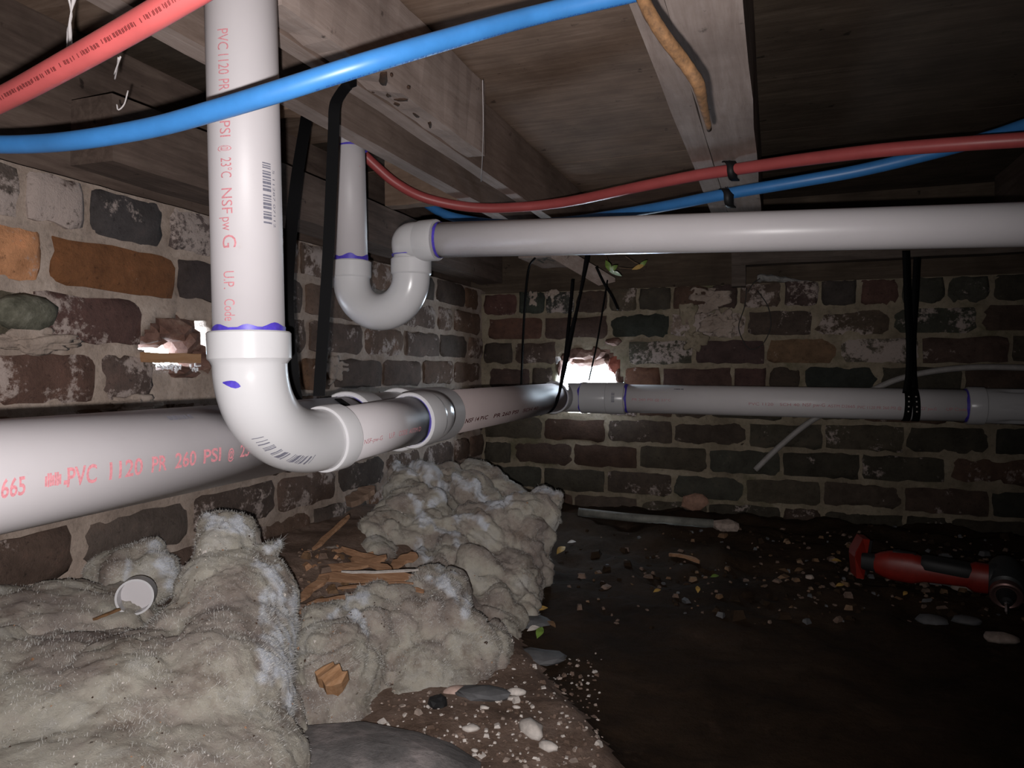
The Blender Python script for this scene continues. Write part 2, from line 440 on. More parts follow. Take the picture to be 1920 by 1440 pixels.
def put_brick(wall, side, a0, a1, z0, z1, color, alpha, rr=random, proud=None):
    L = a1-a0; kind = 's' if L > 0.145 else 'h'; L0 = 0.205 if kind == 's' else 0.098
    me = rr.choice(BM[kind]); o = bpy.data.objects.new('brick', me); COL.objects.link(o); o.parent = wall
    pr = proud if proud is not None else rr.uniform(-0.002, 0.006)
    c = (a0+a1)/2; z = (z0+z1)/2
    if side == 'L': w = Vector((XL+pr, c, z)); rz = PI/2
    else: w = Vector((c, YB-pr, z)); rz = 0
    o.location = w - wloc(wall); o.scale = (L/L0*rr.choice((1, 1)), 1, (z1-z0)/0.062)
    o.rotation_euler = (rr.uniform(-0.02, 0.02), rr.uniform(-0.012, 0.012), rz+rr.uniform(-0.02, 0.02))
    o.color = (*color, alpha); return o
PAL_L = [(0.115, 0.075, 0.056), (0.13, 0.080, 0.056), (0.095, 0.068, 0.056), (0.085, 0.066, 0.056), (0.14, 0.080, 0.050), (0.105, 0.070, 0.055)]
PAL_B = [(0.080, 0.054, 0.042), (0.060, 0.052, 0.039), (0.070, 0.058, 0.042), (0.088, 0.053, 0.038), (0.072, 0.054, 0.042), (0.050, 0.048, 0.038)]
def Yat(px, py): return PX(px, py, XL).y
def Xat(px, py): return PY(px, py, YB).x
def near_hole(c, z, L, poly, mar):
    for k in range(5):
        for dz in (-0.02, 0, 0.02):
            if in_poly((c-L/2+L*k/4, z+dz), poly): return True
    return False
# measured head joints: (course: list of joint positions, then colours)
def run_course(wall, side, k, joints, end, ztop, h, pal, poly, cols, gap, bedgap):
    z1 = ztop-k*h; z0 = z1-h; rr = random.Random(1000*k+(1 if side == 'L' else 2))
    js = list(joints); a = js[-1]
    while a < end:
        a += rr.choice((0.222, 0.228, 0.235, 0.122, 0.225)) if side == 'L' else rr.choice((0.222, 0.226, 0.232, 0.116, 0.225)); js.append(min(a, end+0.02))
    b = js[0]
    lo = -0.30 if side == 'L' else XL+0.002
    pre = []
    while b > lo:
        b2 = b - rr.choice((0.225, 0.23, 0.118)); 
        if b2 < lo and side == 'B': b2 = lo
        pre.append(b2); b = b2
        if side == 'B' and b2 <= lo+1e-6: break
    n0 = len(pre); js = list(reversed(pre))+js
    for i in range(len(js)-1):
        a0, a1 = js[i]+gap/2, js[i+1]-gap/2
        if a1-a0 < 0.035: continue
        c = (a0+a1)/2
        if near_hole(c, (z0+z1)/2, a1-a0, poly, 0):      # keep only what is left of the brick beside the hole
            nn = 24; free = [not near_hole(a0+(a1-a0)*(t_+.5)/nn, (z0+z1)/2, 0.001, poly, 0) for t_ in range(nn)]
            segs = []; t_ = 0
            while t_ < nn:
                if free[t_]:
                    u_ = t_
                    while u_ < nn and free[u_]: u_ += 1
                    segs.append((a0+(a1-a0)*t_/nn, a0+(a1-a0)*u_/nn)); t_ = u_
                else: t_ += 1
            for sa, sb in segs:
                if sb-sa > 0.035:
                    put_brick(wall, side, sa, sb, z0+bedgap/2, z1-bedgap/2, rr.choice(pal), 0.1, rr)
            continue
        wob = rr.uniform(-0.002, 0.002)
        ci = i-n0; color, al = None, None
        if 0 <= ci < len(cols) and cols[ci]: color, al = cols[ci]; al = al-0.05
        if color is None:
            color = rr.choice(pal); j = rr.uniform(0.75, 1.25); color = tuple(x*j for x in color)
            al = rr.choice((0.04, 0.08, 0.12, 0.16, 0.20)) if side == 'L' else rr.choice((0.0, 0.03, 0.06, 0.12))
        put_brick(wall, side, a0, a1, z0+bedgap/2+wob, z1-bedgap/2+wob, color, al, rr)
DK = (0.055, 0.045, 0.042)
LC = {
 0: ([Yat(47, 320), Yat(168, 380), Yat(315, 420), Yat(425, 440)], [((0.12, 0.08, 0.07), 0.34), ((0.06, 0.052, 0.052), 0.10), ((0.10, 0.075, 0.07), 0.32)]),
 1: ([Yat(-60, 440), Yat(93, 480), Yat(336, 545), Yat(440, 560)], [((0.50, 0.24, 0.12), 0.16), ((0.17, 0.072, 0.030), 0.08), ((0.055, 0.042, 0.040), 0.05)]),
 2: ([Yat(-90, 560), Yat(60, 600), Yat(273, 620)], [((0.10, 0.085, 0.06), 0.18), ((0.095, 0.052, 0.045), 0.20)]),
 3: ([Yat(-20, 700), Yat(190, 700), Yat(300, 700), Yat(425, 715)], [((0.11, 0.062, 0.048), 0.20), ((0.10, 0.07, 0.06), 0.26), ((0.13, 0.08, 0.06), 0.22)]),
}
for k in range(9):
    if k in LC: js, cols = LC[k]
    else:
        st = 0.60+0.11*(k % 2)+0.03*k; js, cols = [st, st+0.23], []
    run_course(wl, 'L', k, js, YB, ZTL, HL, PAL_L, HOLE_L, cols, 0.015, 0.016)
WH = (0.085, 0.075, 0.055)
BC = {
 0: ([Xat(x, 560) for x in (905, 970, 1022, 1078, 1140, 1196, 1260, 1330, 1385, 1467, 1537, 1610, 1690, 1776, 1860)],
     [((0.10, 0.05, 0.042), 0.12), ((0.045, 0.05, 0.04), 0.18), ((0.05, 0.05, 0.042), 0.24), None, ((0.09, 0.07, 0.05), .2), ((0.06, 0.05, 0.038), 0.1), None, ((0.06, 0.04, 0.035), 0.1), ((0.1, 0.07, 0.055), 0.22), ((0.075, 0.05, 0.045), 0.24), ((0.06, 0.05, 0.045), 0.1), ((0.1, 0.055, 0.045), 0.12)]),
 1: ([Xat(x, 615) for x in (914, 1018, 1140, 1256, 1400, 1525, 1672, 1835)],
     [((0.105, 0.055, 0.04), 0.12), ((0.075, 0.048, 0.038), 0.08), ((0.035, 0.038, 0.03), 0.12), ((0.20, 0.15, 0.12), 0.30), ((0.075, 0.055, 0.045), 0.16), ((0.085, 0.062, 0.045), 0.2), ((0.055, 0.055, 0.042), 0.22)]),
 2: ([Xat(x, 660) for x in (905, 962, 1050, 1176, 1301, 1436, 1572, 1726, 1895)],
     [((0.06, 0.045, 0.036), 0.06), ((0.055, 0.04, 0.036), 0.1), None, ((0.07, 0.065, 0.048), 0.22), ((0.07, 0.045, 0.042), 0.06), ((0.16, 0.10, 0.06), 0.08), ((0.10, 0.085, 0.065), 0.27), ((0.085, 0.055, 0.045), 0.1)]),
 3: ([Xat(x, 705) for x in (914, 995, 1040, 1170, 1240, 1374, 1440, 1506, 1651, 1808)],
     [((0.07, 0.045, 0.038), 0.06), None, None, ((0.14, 0.07, 0.045), 0.15), ((0.085, 0.05, 0.042), 0.1), ((0.08, 0.045, 0.04), 0.08), None, ((0.032, 0.035, 0.03), 0.05)]),
}
for k in range(9):
    if k in BC: js, cols = BC[k]
    else:
        st = XL+0.11+0.115*(k % 2); js, cols = [st, st+0.225, st+0.45], []
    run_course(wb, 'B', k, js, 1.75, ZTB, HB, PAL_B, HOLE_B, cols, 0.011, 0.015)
portal(((-1.135), PX(330, 650, XL).y, PX(330, 650, XL).z), 0.14, 0.10, (0, PI/2, 0))
qb = PY(1100, 712, YB); portal((qb.x, YB+0.145, qb.z), 0.26, 0.24, (PI/2, 0, 0))
for o in bpy.data.objects:                     # portals face into the room
    if o.name.startswith('daylight_portal'):
        if o.location.x < -1.1: o.rotation_euler = (0, -PI/2, 0)
        else: o.rotation_euler = (-PI/2, 0, 0)

def rock(name, c, r, mat, parent=None, seed=0, rough=0.25, sub=2, rot=0.0, sharp=False, **k):
    bm = bmesh.new(); bmesh.ops.create_icosphere(bm, subdivisions=sub, radius=1)
    R = Matrix.Rotation(rot, 3, 'Z')
    V = []
    for v in bm.verts:
        p = v.co.copy(); n = noise.noise(p*1.3+Vector((seed*7.1, seed*3.3, 1))) + 0.5*noise.noise(p*3+Vector((seed, 2, seed)))
        p = p*(1+rough*n)
        V.append(Vector(c)+R@Vector((p.x*r[0], p.y*r[1], p.z*r[2])))
    F = [tuple(x.index for x in f.verts) for f in bm.faces]; bm.free()
    return obj(name, V, F, mat, parent, not sharp, **k)

# broken brick pieces round the two holes
rr = random.Random(5)
M['brick_frag'] = mottle('broken_brick', [(0.3, (0.09, 0.045, 0.035)), (0.55, (0.16, 0.09, 0.07)), (0.8, (0.30, 0.22, 0.18))], 30)
M['brick_red'] = mottle('broken_red_brick', [(0.3, (0.16, 0.04, 0.03)), (0.6, (0.28, 0.09, 0.06)), (0.8, (0.35, 0.16, 0.12))], 30)
for (a, b, dp, rx, ry, mt) in ((1086, 662, 0.03, .034, .026, 'brick_frag'), (1118, 660, 0.03, .030, .026, 'brick_frag'), (1150, 682, 0.035, .026, .036, 'brick_red'), (1060, 668, 0.03, .02, .02, 'brick_frag'),
                          (1098, 672, 0.075, .07, .030, 'brick_frag'), (1062, 664, 0.08, .03, .03, 'brick_frag'), (1090, 654, 0.045, .05, .016, 'brick_frag'), (1130, 656, 0.05, .04, .016, 'brick_frag'), (1150, 664, 0.06, .03, .02, 'brick_frag'), (1136, 676, .07, .022, .024, 'brick_frag'), (1158, 706, 0.03, .014, .03, 'brick_frag'), (1046, 692, .04, .012, .03, 'brick_frag'), (1150, 640, -0.002, .030, .014, 'brick_frag')):
    q = PY(a, b, YB); rock('brick_fragment', (q.x, YB+dp, q.z), (rx, 0.035, ry), M[mt], wb, seed=a, rough=0.45, sharp=True)
for (a, b, dp, rx, ry) in ((300, 612, .045, .05, .020), (345, 612, .035, .06, .026), (372, 640, .04, .035, .030), (320, 640, 0.055, .020, .012), (390, 672, .03, .03, .03), (350, 700, .03, .06, .015), (288, 625, .03, .012, .02)):
    q = PX(a, b, XL); rock('brick_fragment', (XL-dp, q.y, q.z), (0.04, rx*0.8, ry), M['brick_frag'], wl, seed=a, rough=0.45, sharp=True)
# the mossy stone set in the left wall
q = PX(45, 588, XL); rock('stone', (XL, q.y, q.z), (0.018, 0.052, 0.026), mottle('mossy_stone', [(0.3, (0.05, 0.05, 0.035)), (0.55, (0.13, 0.125, 0.095)), (0.8, (0.32, 0.31, 0.26))], 40), wl, seed=3, rough=0.35)
# patches of mortar standing out of the wall faces
def patch(wall, side, px, py, rw, rh, mat, th=0.006, seed=0):
    if side == 'L':
        q = PX(px, py, XL); c = (XL+0.002, q.y, q.z); r = (th, rw, rh)
    else:
        q = PY(px, py, YB); c = (q.x, YB-0.002, q.z); r = (rw, th, rh)
    rock('mortar_patch', c, (r[0], r[1]*.6, r[2]) if side == 'B' else (r[0]*.7, r[1], r[2]), mat, wall, seed=seed, rough=1.1, sub=4)
for i, (a, b, w_, h_) in enumerate(((60, 640, .055, .014), (250, 760, .05, .012), (520, 560, .03, .03), (620, 690, .045, .025), (700, 760, .04, .02))):
    patch(wl, 'L', a, b, w_, h_, M['mortar_left'], 0.007, i+1)
for i, (a, b, w_, h_) in enumerate(((1350, 605, .05, .035), (1330, 560, .05, .03), (1000, 562, .014, .024), (1036, 555, .02, .02), (1300, 640, .03, .03), (1290, 590, .025, .05))):
    patch(wb, 'B', a, b, w_, h_, M['mortar_left'] if i < 4 else M['mortar_back'], 0.007, i+11)

# --- ceiling: subfloor boards, joists, sill
ce = empty('ceiling', (0.6, 0.6, ZSUB), 'underside of the old board subfloor overhead', None, None, 'structure')
def board(name, lo, hi, mat, parent=None, wob=0.002, seg=10, axis=0, seed=0, side=None, **k):
    """a board with slightly wavy edges; axis = its length"""
    rs = random.Random(seed); n = seg; ax = axis; o1, o2 = [i for i in range(3) if i != ax]
    V = []; F = []
    for i in range(n+1):
        t = lo[ax]+(hi[ax]-lo[ax])*i/n
        for (s1, s2) in ((0, 0), (1, 0), (1, 1), (0, 1)):
            p = [0, 0, 0]; p[ax] = t
            p[o1] = (hi if s1 else lo)[o1] + rs.uniform(-wob, wob); p[o2] = (hi if s2 else lo)[o2] + rs.uniform(-wob, wob)
            V.append(p)
    for i in range(n):
        for q in range(4):
            a = i*4+q; b = i*4+(q+1) % 4
            F.append((a, b, b+4, a+4) if ax != 1 else (a, a+4, b+4, b))
    F.append((0, 3, 2, 1)); F.append(tuple(n*4+q for q in range(4)))
    o = obj(name, V, F, mat, parent, False, **k)
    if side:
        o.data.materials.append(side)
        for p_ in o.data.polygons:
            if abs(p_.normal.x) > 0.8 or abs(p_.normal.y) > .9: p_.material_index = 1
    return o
def ceiling_boards(x0, x1, mats, seed):
    rs = random.Random(seed); y = -1.3; i = 0
    while y < 2.46:
        w = rs.choice((0.26, 0.30, 0.34)); y1 = min(y+w, 2.47)
        board('subfloor_board', (x0, y, ZSUB+rs.uniform(0, 0.0016)), (x1, y1, ZSUB+0.025), mats[i % len(mats)], ce, 0.0, 8, 0, seed*50+i)
        y = y1; i += 1
m = MB(); m.box((-1.3, -1.36, ZSUB+0.027), (2.66, 2.55, ZSUB+0.06)); m.build('backing', M['dark_shell'], ce, False)
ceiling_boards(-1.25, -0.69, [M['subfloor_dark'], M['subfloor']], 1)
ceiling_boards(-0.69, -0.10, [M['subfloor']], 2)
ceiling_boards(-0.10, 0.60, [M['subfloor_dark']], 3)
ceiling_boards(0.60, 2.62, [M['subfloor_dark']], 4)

def joist(lo, hi, mat, label, wob=0.002, seed=0, parts=None):
    return board('floor_joist', lo, hi, mat, None, wob, 26, 1, seed, label=label, cat='joist', group='joists under the subfloor')
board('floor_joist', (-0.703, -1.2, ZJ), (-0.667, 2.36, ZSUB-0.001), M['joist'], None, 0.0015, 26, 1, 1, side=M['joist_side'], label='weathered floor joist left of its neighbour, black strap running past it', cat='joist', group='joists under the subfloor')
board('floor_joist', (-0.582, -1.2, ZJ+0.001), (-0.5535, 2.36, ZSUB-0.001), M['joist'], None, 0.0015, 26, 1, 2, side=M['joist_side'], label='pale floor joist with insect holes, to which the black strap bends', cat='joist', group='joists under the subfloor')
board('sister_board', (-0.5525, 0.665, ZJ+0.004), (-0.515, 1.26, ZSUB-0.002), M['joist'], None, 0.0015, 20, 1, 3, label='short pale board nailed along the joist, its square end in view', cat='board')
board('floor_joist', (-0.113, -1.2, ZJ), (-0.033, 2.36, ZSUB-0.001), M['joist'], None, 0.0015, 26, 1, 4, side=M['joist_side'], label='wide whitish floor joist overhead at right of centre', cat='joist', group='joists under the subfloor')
board('sister_board', (-0.154, -1.2, ZJ+0.004), (-0.115, 1.95, ZSUB-0.02), M['joist'], None, 0.0015, 20, 1, 5, label='mauve-grey board fixed to the left side of the whitish joist', cat='board')
board('floor_joist', (0.58, -1.2, ZJ-0.01), (0.63, 2.36, ZSUB-0.001), M['joist_dark'], None, 0.0015, 26, 1, 6, label='dark floor joist at the far right edge of the ceiling', cat='joist', group='joists under the subfloor')
board('floor_joist', (1.05, -1.2, ZJ), (1.10, 2.36, ZSUB-0.001), M['joist_dark'], None, 0.0015, 26, 1, 7, label='dark floor joist beyond the right edge of the picture', cat='joist', group='joists under the subfloor')
board('sill_beam', (-0.985, 0.78, ZTL+0.012), (-0.90, 2.36, ZJ), M['joist_dark'], None, 0.002, 20, 1, 8, label='dark sill beam lying on top of the left brick wall', cat='beam')
board('blocking', (-0.90, 0.97, ZJ+0.02), (-0.704, 1.005, ZSUB-0.001), M['subfloor'], None, 0.002, 6, 0, 9, label='brown cross block between sill and joist behind the white pipe', cat='block')
board('blocking', (-0.90, 1.55, ZJ), (-0.704, 1.59, ZSUB-0.001), M['subfloor'], None, 0.002, 6, 0, 19, label='brown cross block behind the top of the trap pipe', cat='block')
m = MB(); m.box((-1.12, -1.3, ZTL-0.01), (-1.05, 2.5, ZSUB+0.03)); m.build('trim_1', M['joist_dark'], None, False, kind='structure', label='dark rim board above the left wall')
m = MB(); m.box((-1.12, YB+0.05, ZTB-0.01), (2.66, YB+0.09, ZSUB+0.03)); m.build('trim_2', M['subfloor_dark'], None, False, kind='structure', label='dark rim board above the back wall')
m = MB(); m.box((-1.12, -1.3, ZTL-0.03), (XL-0.01, YB+0.05, ZTL-0.006)); m.build('trim_3', M['mortar_left'], None, False, kind='structure', label='rough mortar bed on top of the left wall')
m = MB(); m.box((-1.12, YB+0.008, ZTB-0.03), (2.66, YB+0.09, ZTB-0.006)); m.build('trim_4', M['mortar_back'], None, False, kind='structure', label='rough mortar bed on top of the back wall')
# board hanging along the back wall at right, block under the joist, header at left
q0 = PY(1372, 472, 2.28); q1 = PY(1372, 498, 2.28)
board('ledger_board', (q0.x, 2.28, q1.z), (1.9, 2.325, ZJ-0.001), M['sill'], None, 0.0015, 24, 0, 11, label='grey-brown board below the upper white pipe at right', cat='board')
q0 = PY(1372, 480, 2.285); q1 = PY(1398, 536, 2.285)
board('support_block', (q0.x, 2.285, q1.z), (q1.x, 2.33, ZJ), M['sill'], None, 0.001, 4, 2, 12, label='short upright wood block under the end of the grey-brown board', cat='block')
a, b = PZ(972, 484, 0.845), PZ(1082, 500, 0.845)
tm = board('marked_board', (a.x, a.y, 0.845), (b.x, b.y, ZJ-0.002), M['joist'], None, 0.001, 6, 0, 13, label='pale board end with black pencil marks below the white pipe', cat='board')
mk = MB()
for a, b in (((1006, 487), (1024, 485.5)), ((1008, 486.5), (1019, 493)), ((1018, 484), (1040, 490)), ((1026, 483), (1019, 489))):
    p, q = PZ(*a, 0.8437), PZ(*b, 0.8437)
    dd = (q-p).normalized(); sd = Vector((-dd.y, dd.x, 0))*0.004
    mk.add([p-sd, q-sd, q+sd, p+sd], [(0, 1, 2, 3)])
mk.build('pencil_mark', M['wire'], tm, False)
mb = MB(); p, q = P(1050, 480, 2.16), P(1138, 532, 2.24); w_ = RGT*.026+UPV*.006; t_ = UPV*.012
mb.add([p-w_, p+w_, q+w_, q-w_, p-w_+t_, p+w_+t_, q+w_+t_, q-w_+t_], [(0, 3, 2, 1), (4, 5, 6, 7), (0, 1, 5, 4), (1, 2, 6, 5), (2, 3, 7, 6), (3, 0, 4, 7)])
mb.build('brace_board', M['joist'], None, False, label='pale strip of wood slanting down behind the hanging black straps', cat='board')
so = [o for o in bpy.data.objects if o.name == 'sister_board'][0]
for a, b, rx, ry, an in ((718, 150, .006, .026, .55), (728, 178, .004, .012, .4), (752, 188, .011, .005, .3), (744, 196, .005, .006, 0), (780, 216, .0035, .013, .1), (806, 234, .0035, .018, .35), (734, 142, .002, .003, 0), (766, 165, .002, .003, 0), (700, 172, .002, .003, 0)):
    q = PZ(a, b, ZJ+0.004); rock('worm_gallery', (q.x, q.y, q.z+0.001), (rx, ry, .0026), M['wormhole'], so, seed=a, rough=.5, rot=an)

# ------------------------------------------------------------------ text and marks on round things
def text_tris(s, bold=False):
    cu = bpy.data.curves.new('t', 'FONT'); cu.body = s; cu.size = 1; cu.resolution_u = 3
    if bold: cu.offset = 0.02
    o = bpy.data.objects.new('t', cu); COL.objects.link(o)
    dg = bpy.context.evaluated_depsgraph_get(); me = bpy.data.meshes.new_from_object(o.evaluated_get(dg))
    V = [v.co.copy() for v in me.vertices]; F = [tuple(p.vertices) for p in me.polygons]
    bm = bmesh.new(); bm.from_mesh(me)
    for lv in (-.1, 0.0, .12, .24, .36, .48, .6):
        bmesh.ops.bisect_plane(bm, geom=bm.verts[:]+bm.edges[:]+bm.faces[:], plane_co=(0, lv, 0), plane_no=(0, 1, 0), dist=1e-5)
    bm.verts.index_update(); V = [v.co.copy() for v in bm.verts]; F = [tuple(v.index for v in f.verts) for f in bm.faces]; bm.free()
    bpy.data.objects.remove(o); bpy.data.curves.remove(cu); bpy.data.meshes.remove(me)
    return V, F
def on_cyl(p0, d, r, e1, e2, u, v):
    a = v/r; return p0 + d*u + (e1*math.cos(a)+e2*math.sin(a))*r
def print_on(name, words, p0, d, r, e1, mat, parent, eps=0.0005, bold=True, label=None):
    """words: (string, u0, u1, v0, height) along direction d from p0; e1 = outward at v=0"""
    d = d.normalized(); e1 = (e1 - d*e1.dot(d)).normalized(); e2 = e1.cross(d)
    for s, u0, u1, v0, h in words:
        mb = MB(); V, F = text_tris(s, bold)
        if not V: continue
        x0 = min(v.x for v in V); x1 = max(v.x for v in V); ch = 0.70
        mb.add([on_cyl(p0, d, r+eps, e1, e2, u0+(v.x-x0)/(x1-x0)*(u1-u0), v0+v.y/ch*h) for v in V], F)
        mb.build(name, mat, parent, False, label=label)
def bars_on(name, rects, p0, d, r, e1, mat, parent, eps=0.0006, label=None):
    d = d.normalized(); e1 = (e1 - d*e1.dot(d)).normalized(); e2 = e1.cross(d); mb = MB()
    for u0, u1, v0, v1 in rects:
        n = max(1, int(abs(v1-v0)/(r*0.2))+1); vv = [v0+(v1-v0)*i/n for i in range(n+1)]
        pts = [on_cyl(p0, d, r+eps, e1, e2, u, v) for v in vv for u in (u0, u1)]
        mb.add(pts, [(2*i, 2*i+1, 2*i+3, 2*i+2) for i in range(n)])
    return mb.build(name, mat, parent, False, label=label)
def barcode(u0, u1, v0, v1, seed, along=True):
    rs = random.Random(seed); out = []; t = 0.0
    while t < 1:
        w = rs.choice((0.02, 0.03, 0.045)); 
        if rs.random() < 0.93:
            if along: out.append((u0+(u1-u0)*t, u0+(u1-u0)*min(1, t+w), v0, v1))
            else: out.append((u0, u1, v0+(v1-v0)*t, v0+(v1-v0)*min(1, t+w)))
        t += w+rs.choice((0.015, 0.02, 0.04))
    return out

# ------------------------------------------------------------------ the glued drain line
RM = 0.0445     # main radius
RB = 0.0355     # branch and vertical radius
drain = empty('drain_pipe', (-0.51, 0.604, 0.3), 'white plastic drain line: upright pipe, elbow, pipe along the left wall, pipe across the back', 'drain pipe')
def ring_hub(pc, d, r, length, thick, mat, parent, name='hub', lip=0.0035, seg=40, label=None):
    """socket with an open lip facing -d"""
    d = d.normalized(); mb = MB(); ro = r+thick
    mb.tube([pc+d*0.012, pc+d*0.0, pc, pc+d*0.002, pc+d*(length-0.004), pc+d*length, pc+d*(length+0.006)],
            [r+0.0004, r+0.0006, ro-0.0015, ro, ro, ro-0.001, r+thick*0.5], seg, caps=False, axis=d)
    return shade_sharp(mb.build(name, mat, parent, label=label))
def primer(pc, d, r, w, parent, seed, lo=0.3):
    """wobbly purple band ending at pc, reaching back along -d"""
    d = d.normalized(); up = Vector((0, 0, 1)) if abs(d.z) < 0.9 else Vector((1, 0, 0)); u = (up-d*up.dot(d)).normalized(); w2 = d.cross(u)
    seg = 48; V = []; F = []
    for k in range(seg):
        a = 2*PI*k/seg; q = u*math.cos(a)+w2*math.sin(a)
        n = max(lo, 0.6+0.9*noise.noise(Vector((math.cos(a)*1.6+seed, math.sin(a)*1.6, seed*2.0))))
        V.append(pc+q*(r+0.0007)); V.append(pc+q*(r+0.0007)-d*w*n)
    for k in range(seg):
        a, b = 2*k, 2*((k+1) % seg); F.append((a, b, b+1, a+1))
    return obj('primer_band', V, F, M['primer'], parent, True, label='smeared purple primer ring')

# main pipe along left wall
mA = Vector((-0.5585, 0.25, 0.4180)); mB = Vector((-0.648, 2.30, 0.4050))
q = PX(1030, 746.5, -0.640); mB = q + (q-Vector(PX(0, 894, -0.564))).normalized()*0.0
p_near = PX(0, 893, -0.564); md = (mB-p_near).normalized()
def mpt(y): return p_near + md*((y-p_near.y)/md.y)
mb = MB(); mb.tube([mpt(-0.35), mpt(0.2), mpt(0.90)], RM, 64)
pipe_m = mb.build('pipe', M['pvc_pipe'], drain, label='thick white pipe running along the left brick wall')
mb = MB(); mb.tube([mpt(1.24), mpt(1.7), mpt(2.14)], RM, 56); pipe_m2 = mb.build('pipe', M['pvc_dusty'], drain, label='dusty mauve-grey far length of the thick pipe')
fit = MB(); yA = 0.895
fit.tube([mpt(yA+0.05), mpt(yA+0.055), mpt(1.05)], [RM+0.006, RM+0.003, RM+0.003], 48, caps=False)
fit.tube([mpt(1.06), mpt(1.061), mpt(1.12), mpt(1.245), mpt(1.2450)], [RM+0.001, RM+0.0075, RM+0.0075, RM+0.0075, RM], 48, caps=False)
wye = shade_sharp(fit.build('wye_fitting', M['pvc_fitting'], drain, label='white wye fitting with purple-rimmed sockets'))
ring_hub(mpt(yA), md, RM, 0.052, 0.0078, M['pvc_fitting'], wye, 'socket_ring')
primer(mpt(yA+0.001), md, RM+0.0012, 0.007, wye, 1, 0.7)
ring_hub(mpt(1.06), md, RM+0.003, 0.06, 0.0062, M['pvc_fitting'], wye, 'socket_ring')
rock('glue_bead', PX(828, 770, mpt(1.24).x+RM+0.004)+Vector((0, 0, 0)), (0.004, 0.006, 0.007), M['putty'], wye, seed=4, rough=0.3)

# upright pipe, elbow, branch
vz = 0.534
vt = P(451, -40, 0.735); vb = P(467.5, 622, 0.741); vdir = (vb-vt).normalized()
vtop = vb + vdir*((1.038-vb.z)/vdir.z)
mb = MB(); mb.tube([vtop, vb*0.5+vtop*0.5, vb+vdir*0.02], RB, 64); pipe_v = mb.build('pipe', M['pvc_pipe'], drain, label='upright white pipe with red printing and a barcode')
bA = PX(632, 818, -0.513); bB = Vector((-0.497, 0.925, 0.424))
bB = PX(768, 789, -0.501)
bd = (bB-bA).normalized()
bA = bA - bd*0.0
mb = MB(); mb.tube([bA-bd*0.03, bB+bd*0.02], RB, 56); pipe_b = mb.build('pipe', M['pvc_pipe'], drain, label='short white pipe between elbow and wye')
# elbow body: hub, bend, hub
el = MB(); hubT = vb; Re = 0.098
e_start = hubT + vdir*0.034
e_end = bA - bd*0.030
# bezier-like bend between e_start (dir vdir) and e_end (dir bd)
c1 = e_start+vdir*0.060; c2 = e_end-bd*0.062
bend = []
for i in range(21):
    t = i/20; bend.append(e_start*(1-t)**3 + c1*3*t*(1-t)**2 + c2*3*t*t*(1-t) + e_end*t**3)
pts = [hubT, hubT, hubT+vdir*0.002, hubT+vdir*0.028, hubT+vdir*0.031] + bend + [e_end, e_end+bd*0.0005, e_end+bd*0.003, bA-bd*0.002, bA, bA]
rad = [RB+0.0005, RB+0.0048, RB+0.0062, RB+0.0062, RB+0.0035] + [RB+0.0018]*21 + [RB+0.0018, RB+0.0050, RB+0.0058, RB+0.0058, RB+0.0045, RB]
pp = [pts[0]]; rp = [rad[0]]
for p_, r_ in zip(pts[1:], rad[1:]):
    if (p_-pp[-1]).length < 2e-4: p_ = pp[-1] + (vdir if p_.z > 0.5 else bd)*0.0003
    pp.append(p_); rp.append(r_)
el.tube(pp, rp, 64, caps=False); elbow = shade_sharp(el.build('elbow', M['pvc_fitting'], drain, label='glossy white long-sweep elbow with a barcode'), 28)
primer(hubT+vdir*0.001, vdir, RB, 0.008, elbow, 3, 0.45)
# smear of primer on elbow
def facing(p): return (EYE-p).normalized()
bars = [(0.040, 0.0435, -0.018+0.002, -0.001)]
sm_ = MB(); q = P(430, 690, 0.70)
# branch hub and the short bend into the wye
ring_hub(bB, bd, RB, 0.040, 0.0062, M['pvc_fitting'], wye, 'socket_ring')
primer(bB+bd*0.001, bd, RB+0.001, 0.006, wye, 6, 0.6)
t45 = MB(); s0 = bB+bd*0.040; tgt = mpt(1.13)
c1 = s0+bd*0.05; c2 = tgt+(s0-tgt).normalized()*0.03+Vector((0.02, -0.02, 0))
pts = [s0*(1-t)**3+c1*3*t*(1-t)**2+c2*3*t*t*(1-t)+tgt*t**3 for t in [i/12 for i in range(13)]]
t45.tube(pts, RB+0.003, 40, caps=False); t45.build('branch_arm', M['pvc_fitting'], wye)
# printing
Fm = 0.0
e_main = Vector((1, 0, 0.148)); 
def u_main(px): 
    # position along the main where its near side crosses this column
    return (PX(px, 880, -0.520).y-mpt(0.0).y)/md.y
wds = []
vo = -0.0115
for s, a, b, h in (('665', -8, 40, .0135), ('PVC', 122, 180, .0150), ('1120', 205, 270, .0145), ('PR', 288, 318, .0140), ('260', 334, 375, .0140), ('PSI', 390, 424, .0135), ('@', 438, 450, .0105), ('23°C', 462, 500, .0130)):
    wds.append((s, u_main(a), u_main(b), vo, h))
print_on('printed_text', wds, mpt(0.0), md, RM, Vector((1, 0, 0.05)), M['ink_red'], pipe_m)
lg = MB(); c0 = u_main(92)
bars_on('printed_mark', [(c0-0.006+i*0.002, c0-0.006+i*0.002+0.0017, vo+0.003+abs(i-3)*-0.0003+(0.001 if i in (0, 6) else 0), vo+0.013-(0.002 if i in (0, 6, 3) else 0)) for i in range(7)] + [(c0+0.010, c0+0.013, vo+0.002, vo+0.0055)], mpt(0.0), md, RM, Vector((1, 0, 0.05)), M['ink_red'], pipe_m)
bars_on('barcode', barcode(u_main(352), u_main(398), 0.0375, 0.044, 3), mpt(0.0), md, RM, Vector((1, 0, 0.05)), M['ink_grey'], pipe_m)
